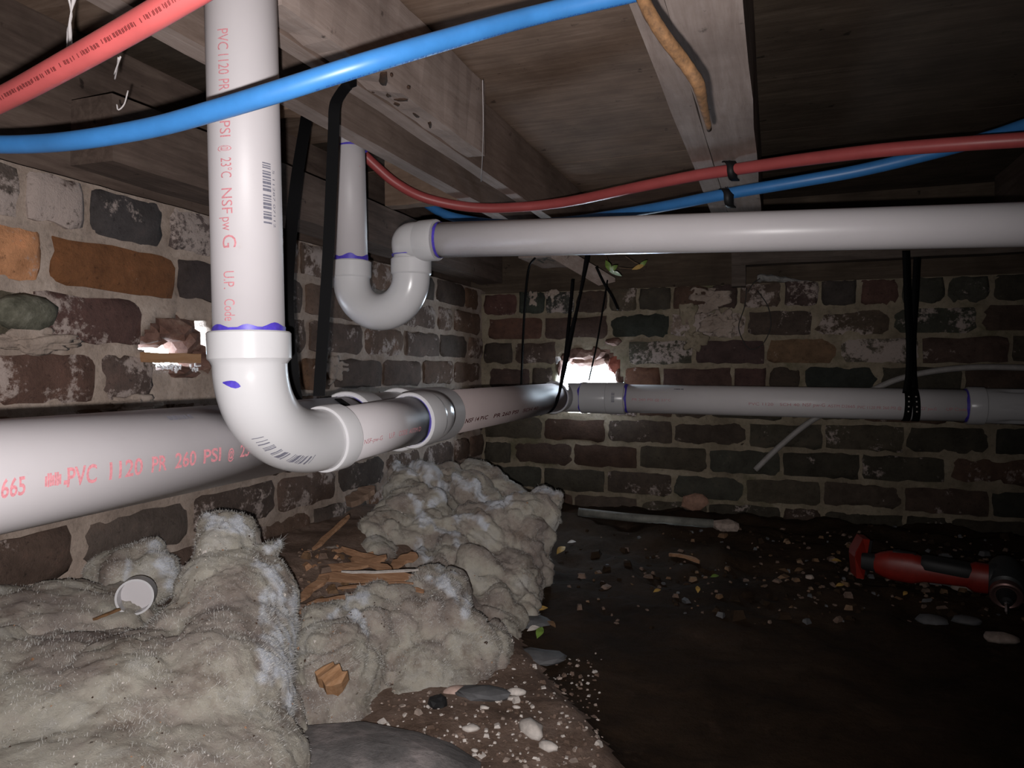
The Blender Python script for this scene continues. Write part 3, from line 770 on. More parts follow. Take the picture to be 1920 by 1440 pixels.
print_on('printed_text', [('NSF 14 PVC', (1.27)/md.y, 1.40/md.y, -0.020, .009), ('PR 260 PSI', 1.44/md.y, 1.62/md.y, -0.020, .009), ('SCH 40', 1.66/md.y, 1.8/md.y, -0.020, .009)], mpt(0.0), md, RM, Vector((1, -0.5, 0.0)), M['ink_dark'], pipe_m2)
ebr = Vector((1, -0.45, 0.15))
ub = lambda px: (PX(px, 800, -0.465).y-bA.y)/bd.y
print_on('printed_text', [('PSI', ub(650), ub(663), -0.016, .0072), ('@', ub(668), ub(672), -0.016, .007), ('23°', ub(676), ub(688), -0.016, .0072), ('C', ub(692), ub(696), -0.016, .0075), ('NSF-pw-G', ub(701), ub(731), -0.014, .006), ('U.P.', ub(742), ub(752), -0.0145, .0075), ('CODE', ub(758), ub(772), -0.0145, .0072), ('ASTM D', ub(775), ub(794), -0.0145, .0065)], bA, bd, RB, Vector((1, -0.40, 0.1)), M['ink_red'], pipe_b, bold=False)
# upright pipe printing: text runs downwards
ev = facing(P(457, 400, 0.70)); ev = ev - vdir*ev.dot(vdir)
def u_v(py): return (P(457, py, 0.705)-vtop).dot(vdir)
an = -0.0245
wds = [('PVC', 57, 95), ('1120', 104, 141), ('PR', 150, 171), ('260', 180, 205), ('PSI', 228, 257), ('@', 273, 284), ('23°C', 296, 333), ('NSF', 353, 400), ('pw', 407, 432), ('G', 440, 464), ('U.P.', 508, 541), ('Code', 560, 601)]
print_on('printed_text', [(s, u_v(a), u_v(b), an, 0.0115 if s != 'G' else 0.0145) for s, a, b in wds], vtop, vdir, RB, ev, M['ink_red'], pipe_v, bold=False)
bars_on('barcode', barcode(u_v(299), u_v(416), 0.0165, 0.0262, 8), vtop, vdir, RB, ev, M['ink_grey'], pipe_v)
print_on('printed_text', [('5 11287 07112', u_v(310), u_v(420), 0.0285, .003)], vtop, vdir, RB, ev, M['ink_grey'], pipe_v, bold=False)
# barcode on the elbow: along the bend, on the side towards the camera
def stick_on_path(name, path, r, t0, t1, a0, a1, mat, parent, seed):
    rs = random.Random(seed); mb = MB(); n = len(path)-1
    def at(t):
        f = t*n; i = min(n-1, int(f)); p = path[i].lerp(path[i+1], f-i); d = (path[i+1]-path[i]).normalized(); return p, d
    t = t0
    while t < t1:
        w = rs.choice((0.006, 0.010, 0.016)); rows = []
        for tt in (t, min(t1, t+w)):
            p, d = at(tt); e = facing(p); e = (e-d*e.dot(d)).normalized(); e2 = e.cross(d)
            rows.append([p+(e*math.cos(a)+e2*math.sin(a))*(r+0.0006) for a in (a0, (a0+a1)/2, a1)])
        mb.add(rows[0]+rows[1], [(0, 1, 4, 3), (1, 2, 5, 4)]); t += w+rs.choice((0.006, 0.010, 0.02))
        if 0.50 < (t-t0)/(t1-t0) < 0.56: t += 0.02
    return mb.build(name, mat, parent, False)
stick_on_path('barcode', bend, RB+0.0018, 0.34, 0.72, -0.62, -0.28, M['ink_grey'], elbow, 4)
mbk = MB(); pth = []
p, d = hubT+vdir*0.052, vdir; e = facing(p); e = (e-d*e.dot(d)).normalized(); e2 = e.cross(d)
rows = [[p+d*(u)+(e*math.cos(a)+e2*math.sin(a))*(RB+0.0026) for u in (-w_, w_)] for a, u, w_ in ((-0.75, 0, 0.0006), (-0.62, 0, .0022), (-0.50, 0, .0034), (-0.38, 0, .0036), (-0.30, 0, .0022), (-0.25, 0, .0004))]
vv = [x+vdir*(0.004*i/5) for i, rw in enumerate(rows) for x in rw]
mbk.add(vv, [(2*i, 2*i+1, 2*i+3, 2*i+2) for i in range(5)]); mbk.build('primer_smear', M['primer'], elbow, False)

# tee at the corner and the back pipe
tk = PY(1075, 746, 2.245); bk0 = PY(1180, 747.3, 2.245); bk1 = PY(1766, 759.5, 2.245)
kd = (bk1-bk0).normalized()
def kpt(x): return bk0 + kd*((x-bk0.x)/kd.x)
X = lambda px: PY(px, 750, 2.245).x
tee = MB()
tee.tube([mpt(2.13), mpt(2.131), mpt(2.165), mpt(2.17), mpt(2.26), mpt(2.265)], [RM, RM+0.0055, RM+0.0055, RM+0.003, RM+0.003, RM-0.01], 48)
tee.tube([kpt(mpt(2.245).x-0.01), kpt(X(1092)), kpt(X(1092))+kd*0.0004, kpt(X(1101))], [RM+0.003, RM+0.003, RM+0.006, RM+0.006], 48, caps=False)
teeo = shade_sharp(tee.build('tee_fitting', M['pvc_fitting'], drain, label='white tee fitting in front of the hole in the brick wall'))
ring_hub(mpt(2.125), md, RM, 0.04, 0.0062, M['pvc_fitting'], teeo, 'socket_ring')
primer(mpt(2.126), md, RM+0.001, 0.008, teeo, 8, 0.6)
cp = MB(); x0, x1 = X(1094), X(1173)
cp.tube([kpt(x0), kpt(x0), kpt(x0)+kd*0.002, kpt(x0+(x1-x0)*.55), kpt(x0+(x1-x0)*.57), kpt(x0+(x1-x0)*.585), kpt(x1)-kd*0.002, kpt(x1), kpt(x1)+kd*0.0004], [RM-0.002, RM+0.003, RM+0.005, RM+0.0055, RM+0.0045, RM+0.006, RM+0.006, RM+0.005, RM], 48, caps=False)
coup = shade_sharp(cp.build('coupling', M['pvc_fitting'], drain, label='white coupling with a small barcode beside the tee'))
primer(kpt(X(1094)), kd, RM+0.004, 0.010, coup, 9, 0.5); primer(kpt(X(1173))+kd*0.010, kd, RM+0.0005, 0.010, coup, 11, 0.5)
ek = Vector((0.1, -1, 0.0))
bars_on('barcode', barcode(X(1152)-bk0.x, X(1158)-bk0.x, -0.010, 0.022, 6, False), bk0, kd, RM+0.006, Vector((0.2, -1, 0)), M['ink_grey'], coup)
mb = MB(); mb.tube([kpt(x1), kpt(0.1), kpt(X(1818))], RM, 56); pipe_k = mb.build('pipe', M['pvc_back'], drain, label='white pipe running across the back wall')
uk = lambda px: X(px)-bk0.x
print_on('printed_text', [('PR 260 PSI @ 23°C', uk(1190), uk(1262), -0.004, .007), ('PVC 1120', uk(1405), uk(1450), -0.010, .008), ('SCH 40', uk(1462), uk(1498), -0.010, .008), ('NSF pw-G', uk(1504), uk(1545), -0.010, .0095), ('ASTM D2665', uk(1550), uk(1600), -0.011, .008), ('PVC 1120 PR 260 PSI @', uk(1605), uk(1686), -0.013, .008), ('23° pw-G', uk(1722), uk(1750), -0.013, .0085), ('UP Code', uk(1768), uk(1806), -0.013, .0085)], bk0, kd, RM, Vector((0.1, -1, 0)), M['ink_red'], pipe_k, bold=False)
bars_on('barcode', barcode(uk(1266), uk(1284), 0.034, 0.040, 4), bk0, kd, RM, Vector((0, -1, 0)), M['ink_grey'], pipe_k)
cc = MB(); xa, xb = X(1811), X(1845)
cc.tube([kpt(xa), kpt(xa)+kd*0.0004, kpt(xa)+kd*0.003, kpt(xb)-kd*.002, kpt(xb)], [RM, RM+0.005, RM+0.0065, RM+0.0065, RM+0.004], 48, caps=False)
co_ = shade_sharp(cc.build('coupling', M['pvc_fitting'], drain, label='white coupling near the right edge'))
primer(kpt(xa)+kd*0.001, kd, RM+0.0005, 0.010, co_, 14, 0.5)
# fluted length beyond: grooves along the body
seg = 64; V = []; F = []; xs_ = [xb-0.002, xb+0.022, xb+0.045, xb+0.06, xb+0.3, xb+0.6]
for i, x in enumerate(xs_):
    c = kpt(x)
    for k in range(seg):
        a = 2*PI*k/seg; g = 0.5+0.5*math.cos(6*a+0.2); amt = (0, 0, 0.5, 1, 1, 1)[i]
        r = RM+0.003-0.006*amt*smooth((g-0.80)/0.15)
        V.append(c+Vector((0, math.cos(a), math.sin(a)))*r)
for i in range(len(xs_)-1):
    for k in range(seg): F.append((i*seg+k, i*seg+(k+1) % seg, (i+1)*seg+(k+1) % seg, (i+1)*seg+k))
obj('fluted_sleeve', V, F, M['pvc_fitting'], drain, True, label='white sleeve with long grooves at the right edge')

# ------------------------------------------------------------------ trap assembly and upper pipe
RT = 0.0300
YT = 1.145
trap = empty('trap_pipe', (-0.68, YT, 0.60), 'white P-trap with its drop pipe and the long upper pipe to the right', 'trap')
a_l = PY(659, 500, YT); a_r = PY(771, 500, YT); xl, xr = a_l.x, a_r.x
z_hub = PY(659, 490, YT).z; z_hb = PY(659, 522, YT).z
ztrap_bot = PY(716, 600, YT).z
rt = RT+0.0035; rbend = (xr-xl)/2; zc = ztrap_bot+rt+rbend
pts = [Vector((xl, YT, z_hub)), Vector((xl, YT, z_hub-0.0003)), Vector((xl, YT, z_hub-0.002)), Vector((xl, YT, z_hb+.003)), Vector((xl, YT, z_hb))]
rad = [RT, RT+0.005, RT+0.0062, RT+0.0062, rt]
zc2 = min(zc, z_hb-0.002)
pts.append(Vector((xl, YT, zc2))); rad.append(rt)
for i in range(1, 24):
    a = PI+PI*i/24; pts.append(Vector(((xl+xr)/2+rbend*math.cos(a), YT, zc2+rbend*math.sin(a)*1.0))); rad.append(rt)
pts += [Vector((xr, YT, zc2)), Vector((xr, YT, z_hb)), Vector((xr, YT, z_hb+.003)), Vector((xr, YT, z_hub-0.004)), Vector((xr, YT, z_hub-.002)), Vector((xr, YT, z_hub-.0015))]
rad += [rt, rt, RT+0.0062, RT+0.0062, RT+0.005, RT]
mb = MB(); mb.tube(pts, rad, 48, caps=False); ub_ = shade_sharp(mb.build('trap_bend', M['pvc_fitting'], trap, label='glossy white U-bend'), 28)
mb = MB(); mb.tube([Vector((xl-0.008, YT, ZSUB-0.003)), Vector((xl, YT, z_hub-0.01))], RT, 48); dp = mb.build('drop_pipe', M['pvc_pipe'], trap)
primer(PY(660, 284, YT)+Vector((-.001, 0, .004)), Vector((0.02, 0, -1)), RT, 0.006, dp, 31, 0.5)
primer(Vector((xl, YT, z_hub+0.001)), Vector((0, 0, -1)), RT, 0.010, dp, 21, 0.5)
print_on('printed_text', [('PVC 1120 SCH 40 NSF DWV 2 IN ASTM D 2665', 0.13, 0.32, 0.020, 0.004)], Vector((xl-0.006, YT, 1.0)), Vector((0.01, 0, -1)), RT, facing(Vector((xl, YT, 0.7))), M['ink_red'], dp, bold=False)
h0 = PY(800, 451, 1.13); h1 = PY(1920, 421, 1.15); hd = (h1-h0).normalized()
hE = PY(820, 450, 1.125)
# street elbow
r0 = Vector((xr, YT, z_hub-0.004)); 
h_a = PY(790, 452, 1.135)
pts = [r0, Vector((xr, YT, z_hub+0.006))]
c0_, c1_, c2_, c3_ = Vector((xr, YT, z_hub+0.006)), Vector((xr, YT, z_hub+0.030)), h_a-hd*0.030, h_a
for i in range(1, 13):
    t = i/12; pts.append(c0_*(1-t)**3+c1_*3*t*(1-t)**2+c2_*3*t*t*(1-t)+c3_*t**3)
rad = [RT+0.001]*2+[rt]*12
pts += [h_a+hd*0.0004, h_a+hd*0.002, hE-hd*.002, hE, hE+hd*0.0003]; rad += [RT+0.0045, RT+0.0058, RT+0.0058, RT+0.005, RT]
mb = MB(); mb.tube(pts, rad, 48, caps=False); te = shade_sharp(mb.build('trap_elbow', M['pvc_fitting'], trap), 28)
primer(hE+hd*0.008, hd, RT+.0003, 0.008, te, 24, 0.6); primer(Vector((xr, YT, z_hub+0.003)), Vector((0, 0, -1)), rt+0.0003, 0.003, te, 25, 0.4)
mb = MB(); mb.tube([hE-hd*0.02, h0+hd*0.6, h0+hd*1.9], RT, 56); mb.build('upper_pipe', M['pvc_upper'], trap, label='long glossy white pipe crossing to the right')

# ------------------------------------------------------------------ flexible tubes
def wtube(od, spec, mat, name, label, seg=20, n=10, sc=1.0, **k):
    pts = [P(a, b, d*sc) for a, b, d in spec]
    path = catmull(pts, n); mb = MB(); mb.tube(path, od/2, seg); o = mb.build(name, mat, None, True, label=label, cat='tube', **k)
    return o, path
def D(od, w): return od*FPX/w
bt, bpath = wtube(0.0165, [(-500, 200, .80), (-160, 262, .72), (-40, 270, .68), (60, 270, .655), (160, 261, .625), (290, 238, .60), (400, 208, .575), (520, 172, .555), (700, 115, .555), (880, 62, .60), (1010, 27, .64), (1180, -12, .65), (1330, -45, .64), (1500, -60, .66), (1750, -70, .70), (2050, -60, .78), (2400, -40, .86)], M['blue'], 'water_tube', 'blue flexible tube crossing in front of the upright white pipe', n=10, group='blue and red flexible tubes')
rt_, rpath = wtube(0.0165, [(-450, 300, .72), (-170, 255, .62), (-60, 215, .56), (20, 178, .52), (120, 124, .475), (220, 68, .445), (330, 4, .42), (430, -60, .41), (560, -180, .40)], M['red'], 'water_tube', 'red flexible tube at the top left corner, black dashes printed on it', group='blue and red flexible tubes')
r2, rp2 = wtube(0.0225, [(655, 262, 1.36), (700, 307, 1.38), (745, 345, 1.40), (800, 372, 1.42), (880, 388, 1.425), (960, 389, 1.41), (1060, 379, 1.37), (1200, 350, 1.26), (1300, 330, 1.20), (1370, 319, 1.16), (1500, 300, 1.08), (1650, 282, 1.00), (1800, 270, .94), (1920, 262, .90), (2100, 250, .84), (2500, 240, .78), (3200, 230, .70)], M['red'], 'water_tube', 'red flexible tube sagging across the middle above the long white pipe', sc=1.18, group='blue and red flexible tubes')
b2, bp2 = wtube(0.0225, [(760, 350, 1.60), (820, 395, 1.56), (880, 413, 1.54), (960, 420, 1.52), (1060, 415, 1.46), (1150, 403, 1.36), (1250, 386, 1.27), (1366, 363, 1.19), (1500, 340, 1.13), (1620, 318, 1.09), (1760, 284, 1.05), (1860, 256, 1.03), (1960, 225, 1.01), (2100, 215, .93), (2500, 235, .85), (3200, 220, .75)], M['blue'], 'water_tube', 'blue flexible tube behind the sagging red tube', sc=1.18, group='blue and red flexible tubes')
# dashes printed on the red tube near the lens
def dashes(path, r, parent, seed, side, mat, i0, i1, frac=0.6, w=0.18):
    rs = random.Random(seed); mb = MB()
    i = i0
    while i < i1:
        p0, p1 = path[i], path[i+1]; d = (p1-p0)
        for s in (0.05, 0.55):
            if rs.random() < 0.9:
                a, b = p0+d*s, p0+d*(s+0.38)
                for sub in range(2):
                    if rs.random() < 0.2: continue
                    qa = a.lerp(b, sub*0.5); qb = a.lerp(b, sub*0.5+0.42)
                    e = facing(qa); dn = d.normalized(); e = (e-dn*e.dot(dn)).normalized(); e2 = e.cross(dn); aa = side+rs.uniform(-.04, .04)
                    vs = [q_+(e*math.cos(x)+e2*math.sin(x))*(r+0.0004) for q_ in (qa, qb) for x in (aa, aa+w)]
                    mb.add(vs, [(0, 2, 3, 1)])
        i += 1
    return mb.build('printed_text', mat, parent, False)
dashes(rpath, 0.00825, rt_, 3, 0.0, M['ink_dark'], 20, 66, w=0.30)
M['ink_blue'] = plain('dark_blue_ink', (0.02, 0.09, 0.30), 0.5)
dashes(bpath, 0.00825, bt, 5, -1.12, M['ink_blue'], 74, 112, w=0.22)

# clips with nails on the joist
def clip(px, py, d, label):
    c = P(px, py, d); kk = 1.18; e = empty('tube_clip', c, label, 'clip', 'tube clips on the whitish joist')
    path = [c+RGT*s*kk+UPV*u*kk-FWD*f*kk for s, u, f in ((-.002, .0145, -.004), (-.002, .012, .007), (0, .004, .0125), (0, -.006, .0125), (.003, -.0145, .007), (.010, -.0165, -.002))]
    path = catmull(path, 4); V = []; F = []
    hw = 0.0112
    for i, p in enumerate(path):
        t = (path[min(i+1, len(path)-1)]-path[max(i-1, 0)]).normalized(); nr = RGT.cross(t).normalized()
        w_ = hw*(1-0.3*i/len(path))
        for s, tt in ((-1, -.0012), (1, -.0012), (1, .0012), (-1, .0012)): V.append(p+RGT*w_*s+nr*tt)
    for i in range(len(path)-1):
        for q in range(4): F.append((i*4+q, i*4+(q+1) % 4, i*4+4+(q+1) % 4, i*4+4+q))
    F += [(3, 2, 1, 0), tuple(len(V)-4+q for q in range(4))]
    obj('clip_body', V, F, M['clip'], e)
    mb = MB(); mb.tube([c+UPV*.013-FWD*.004, c+UPV*.020+FWD*.004], 0.0012, 8); mb.tube([c+UPV*.0195, c+UPV*.0205], .0026, 10); mb.build('nail', M['steel'], e)
clip(1368, 319, 1.37, 'black plastic clip holding the red tube to the joist')
clip(1362, 370, 1.405, 'black plastic clip holding the blue tube, below the other clip')

# rusty rod under the joist
rod = catmull([P(1190, -60, .60), P(1207, 0, .60), P(1240, 60, .60), P(1285, 120, .62), P(1309, 158, .63), P(1318, 195, .66), P(1330, 243, .72)], 6)
mb = MB(); mb.tube(rod, [0.0058*(1-0.55*max(0, (i-24)/12)) for i in range(len(rod))], 12)
for i, v in enumerate(mb.v): v += Vector((noise.noise(v*180), noise.noise(v*180+Vector((5, 0, 0))), noise.noise(v*180+Vector((0, 7, 0)))))*0.0007
mb.build('rusty_rod', M['rust'], label='bent rust-brown rod hanging under the whitish joist', cat='rod')

# ------------------------------------------------------------------ straps and cables
def ribbon(path, w, wd, th, mat, name, parent=None, **k):
    """flat strap; wd(i) = width direction"""
    V = []; F = []; n = len(path)
    for i, p in enumerate(path):
        t = (path[min(i+1, n-1)]-path[max(i-1, 0)]).normalized(); x = wd(p, t); x = (x-t*x.dot(t)).normalized(); nn = t.cross(x)
        ww = w[i] if isinstance(w, list) else w
        for s, u in ((-1, -1), (1, -1), (1, 1), (-1, 1)): V.append(p+x*ww/2*s+nn*th/2*u)
    for i in range(n-1):
        for q in range(4): F.append((i*4+q, i*4+(q+1) % 4, i*4+4+(q+1) % 4, i*4+4+q))
    F += [(3, 2, 1, 0), tuple(len(V)-4+q for q in range(4))]
    return obj(name, V, F, mat, parent, True, **k)
# big strap round the main pipe
hs = empty('hanger_strap', (-0.58, 0.85, 0.42), 'wide black strap from the joist down to the thick pipe, behind the elbow', 'strap')
cm = mpt(0.850)
s1 = catmull([PZ(668, 151, ZJ-0.002), PZ(652, 160, ZJ-0.004), P(634, 184, .985), P(627, 205, .98), P(625, 260, .98), P(615, 480, .975), P(606, 620, .97), P(598, 742, .955)], 6)
ring = [cm+Vector((math.cos(a), 0, math.sin(a)))*(RM+0.0015) for a in [math.radians(70-20*i) for i in range(18)]]
ring = [r_+Vector((0, 0, 0)) for r_ in ring]
o = ribbon(s1, 0.0155, lambda p, t: t.cross(FWD), 0.0014, M['strap'], 'strap_leg', hs); shade_sharp(o)
s2 = catmull([P(578, 190, 1.22), P(572, 236, 1.17), P(557, 330, 1.12), P(546, 430, 1.09), P(538, 560, 1.02), P(548, 700, 1.0), P(556, 760, .98)], 6)
o = ribbon(s2, [0.018]*len(s2), lambda p, t: RGT+FWD*0.3, 0.0014, M['strap'], 'strap_leg', hs); shade_sharp(o)
ribbon(ring, 0.016, lambda p, t: md, 0.0014, M['strap'], 'strap_loop', hs)
# strap at the tee
h2 = empty('hanger_strap', mpt(2.08), 'narrow black strap round the end of the thick pipe near the tee', 'strap')
cm = mpt(2.06)
s1 = catmull([P(1103, 470, 2.1), P(1098, 500, 2.12), P(1086, 560, 2.12), P(1068, 640, 2.12), P(1053, 715, 2.10), P(1046, 745, 2.07), P(1032, 768, 2.06), P(1012, 778, 2.07)], 6)
ribbon(s1, [0.012+0.004*math.sin(i*.4) for i in range(len(s1))], lambda p, t: RGT+FWD*.2, 0.0016, M['strap'], 'strap_leg', h2)
s2 = catmull([P(1074, 524, 2.2), P(1070, 570, 2.2), P(1062, 650, 2.16), P(1056, 700, 2.13)], 6)
ribbon(s2, 0.010, lambda p, t: RGT+FWD*.2, 0.0016, M['strap'], 'strap_leg', h2)
rg = [cm+Vector((math.cos(a), 0, math.sin(a)))*(RM+0.0015) for a in [math.radians(95+15*i) for i in range(12)]]
ribbon(rg, 0.012, lambda p, t: md, 0.0014, M['strap'], 'strap_loop', h2)
def cord(name, spec, r, mat, label, cat, parent=None, n=6, seg=8, **k):
    path = catmull([P(*s) for s in spec], n); mb = MB(); mb.tube(path, r, seg); return mb.build(name, mat, parent, True, label=label, cat=cat, **k)
cord('cable', [(1003, 484, 2.05), (992, 500, 2.08), (986, 540, 2.1), (981, 620, 2.12), (977, 721, 2.06)], 0.0030, M['strap'], 'thin black cord left of the tee, dropping onto the pipe', 'cable')
cord('cable', [(1139, 525, 2.2), (1130, 580, 2.2), (1118, 650, 2.2), (1104, 714, 2.2)], 0.0026, M['strap'], 'thin black cord hanging in front of the lit hole', 'cable')
cord('cable', [(1118, 500, 2.2), (1132, 530, 2.2), (1148, 556, 2.2), (1159, 580, 2.18)], 0.0042, M['strap'], 'short black cord end curling above the hole', 'cable')
# strap round the back pipe
h3 = empty('hanger_strap', kpt(X(1705)), 'black perforated strap looped round the back pipe at right', 'strap')
for spec in ([(1699, 470, 2.200), (1700, 500, 2.200), (1702, 560, 2.198), (1706, 640, 2.197), (1705, 700, 2.196), (1699, 738, 2.196)], [(1721, 470, 2.292), (1719, 500, 2.292), (1716, 560, 2.292), (1711, 640, 2.290), (1712, 700, 2.270), (1714, 728, 2.255)]):
    pth = catmull([PY(*s_) for s_ in spec], 6); ribbon(pth, 0.021, lambda p, t: RGT, 0.0016, M['strap'], 'strap_leg', h3)
for dx, sk in ((X(1700), -0.004), (X(1711), 0.006)):
    c = kpt(dx); rg = [c+kd*(sk*(i/10))+Vector((0, -math.cos(a), math.sin(a)))*(RM+0.0018) for i, a in enumerate([math.radians(80-17*i) for i in range(11)])]
    lo_ = ribbon(rg, 0.019, lambda p, t: kd, 0.0016, M['strap'], 'strap_loop', h3)
    hm = MB()
    for i in (3, 4, 5, 6):
        p = rg[i]+(rg[i]-c).normalized()*0.0012; hm.tube([p, p+(rg[i]-c).normalized()*0.0004], 0.0022, 10)
    hm.build('strap_hole', M['pebble_white'], lo_)
# grey cable passing behind the back pipe
def cordY(name, spec, yy, r, mat, label, cat, n=6, seg=8):
    path = catmull([PY(a, b, yy+(c if c else 0)) for a, b, c in spec], n); mb = MB(); mb.tube(path, r, seg); return mb.build(name, mat, None, True, label=label, cat=cat)
cordY('cable', [(2080, 705, -.02), (1985, 694, -.01), (1900, 689, 0), (1820, 689, 0), (1750, 696, 0), (1690, 709, 0), (1645, 727, 0), (1580, 758, 0), (1520, 790, 0), (1465, 834, -.005), (1416, 881, -.012)], 2.338, 0.0088, M['cable'], 'grey cable passing behind the back pipe, its cut end below', 'cable', n=8, seg=12)
cordY('wire_loop', [(1400, 540, 0), (1396, 575, 0), (1385, 612, 0), (1395, 642, 0), (1408, 655, 0), (1430, 645, 0), (1445, 612, 0), (1440, 575, 0), (1420, 545, 0)], 2.355, 0.0016, M['wire'], 'thin dark wire loop hanging on the back wall', 'wire')
cordY('wire', [(1425, 522, 0), (1412, 532, 0), (1402, 548, 0)], 2.35, 0.0016, M['wire'], 'short thin dark wire under the wood block', 'wire')
# grey splinter lying on top of the back wall
V = []; F = []
pth = catmull([PY(1420, 522, 2.385), PY(1445, 522, 2.385), PY(1490, 527, 2.39), PY(1530, 530, 2.395)], 5)
mb = MB(); mb.tube(pth, [0.011, .012, .011, .013, .010, .011, .009, .009, .010, .008, .007, .007, .006, .005, .004, .002], 7)
for v in mb.v: v += Vector((0, 0, noise.noise(v*90)))*0.006
mb.build('wood_splinter', plain('grey_splinter', (0.22, 0.21, 0.20), .9, var=.5, scale=80), sm=False, label='grey splintered wood scrap lying on top of the back wall', cat='splinter')

# leaves that hang in under the upper pipe
def leaf(name, c, L, W, ang, mat, label, tilt=0.0, cat='leaf', parent=None, nrm=None, **k):
    nrm = (nrm or -FWD).normalized(); a = RGT if abs(nrm.dot(RGT)) < 0.9 else UPV
    xax = (a-nrm*a.dot(nrm)).normalized(); yax = nrm.cross(xax); d = xax*math.cos(ang)+yax*math.sin(ang); s = nrm.cross(d)
    prof = ((0, .05), (.12, .35), (.3, .8), (.5, 1), (.7, .75), (.88, .35), (1, .02)); V = []; F = []
    for t, w in prof:
        z = nrm*(math.sin(t*2.5+tilt)*L*0.12)
        for q in (-1, 0, 1):
            V.append(Vector(c)+d*(t-.5)*L+s*q*w*W/2+z+nrm*(abs(q)*W*0.12*w))
    n = len(V); V += [v-nrm*0.0006 for v in V]
    for i in range(len(prof)-1):
        for q in (0, 1):
            a = i*3+q; F.append((a, a+1, a+4, a+3)); F.append((n+a+3, n+a+4, n+a+1, n+a))
    return obj(name, V, F, mat, parent, True, label=label, cat=cat, **k)
iv = empty('ivy_sprig', P(1150, 490, 2.05), 'sprig of green leaves hanging below the long white pipe', 'leaves')
mb = MB()
for sp in ([(1135, 478, 2.07), (1141, 492, 2.05), (1148, 505, 2.04)], [(1172, 480, 2.06), (1190, 492, 2.05), (1205, 499, 2.04)], [(1160, 502, 2.04), (1180, 504, 2.04), (1195, 503, 2.04)]):
    mb.tube(catmull([P(*s) for s in sp], 5), 0.0008, 6)
mb.build('stem', M['leaf_dry'], iv)
for a, b, L, W, an, mt in ((1140, 499, .036, .017, -1.2, 'leaf'), (1150, 503, .030, .015, 0.6, 'leaf'), (1155, 513, .036, .011, -0.45, 'leaf_pale'), (1146, 508, .026, .012, -0.9, 'leaf_pale'), (1197, 501, .040, .013, 0.35, 'leaf_yellow'), (1205, 495, .034, .012, 0.7, 'leaf')):
    leaf('leaf', P(a, b, 2.04), L, W, an, M[mt], None, parent=iv, cat=None)

# cobwebs
cw = MB()
for sp in ([(128, -10, .62), (134, 30, .63), (127, 60, .64), (126, 95, .66)], [(140, -10, .62), (131, 40, .63), (133, 90, .65)], [(222, 108, .68), (219, 130, .70), (215, 150, .72)], [(240, 170, .78), (233, 195, .78), (222, 206, .78), (219, 196, .78)], [(226, 106, .68), (214, 140, .70)], [(905, 150, 1.2), (906, 250, 1.25), (902, 340, 1.4)]):
    pth = catmull([P(*s) for s in sp], 5); cw.tube(pth, [0.0018*(0.4+abs(noise.noise(p*40))*1.6) if sp[0][0] < 200 else 0.0008 for p in pth], 6)
cw.build('cobweb', M['web'], label='pale cobweb strands hanging from the boards at top left', cat='cobweb', kind='stuff')

# wooden shim and white flecks in the left hole
q = PX(330, 671, XL); mb = MB(); 
y0, y1 = PX(268, 668, XL).y, PX(372, 668, XL).y
board('shim', (XL-0.03, y0, PX(320, 680, XL).z), (XL+0.006, y1, PX(320, 662, XL).z), M['shim'], None, 0.0006, 6, 1, 5, label='small orange-brown wood shim in the gap of the left wall', cat='shim')
mb = MB(); rs = random.Random(4)
for i in range(26):
    t = rs.random(); c = PX(300+75*t, 694-6*abs(t-.5)+rs.uniform(-6, 6), XL+0.004); a = rs.uniform(0, 3)
    mb.tube([c, c+Vector((rs.uniform(0, .003), math.cos(a)*.010, math.sin(a)*.006))], 0.0016, 5)
mb.build('crumpled_film', plain('white_film', (0.75, .75, .78), .3), label='white crumbs of film below the wood shim', cat='film', sm=False)

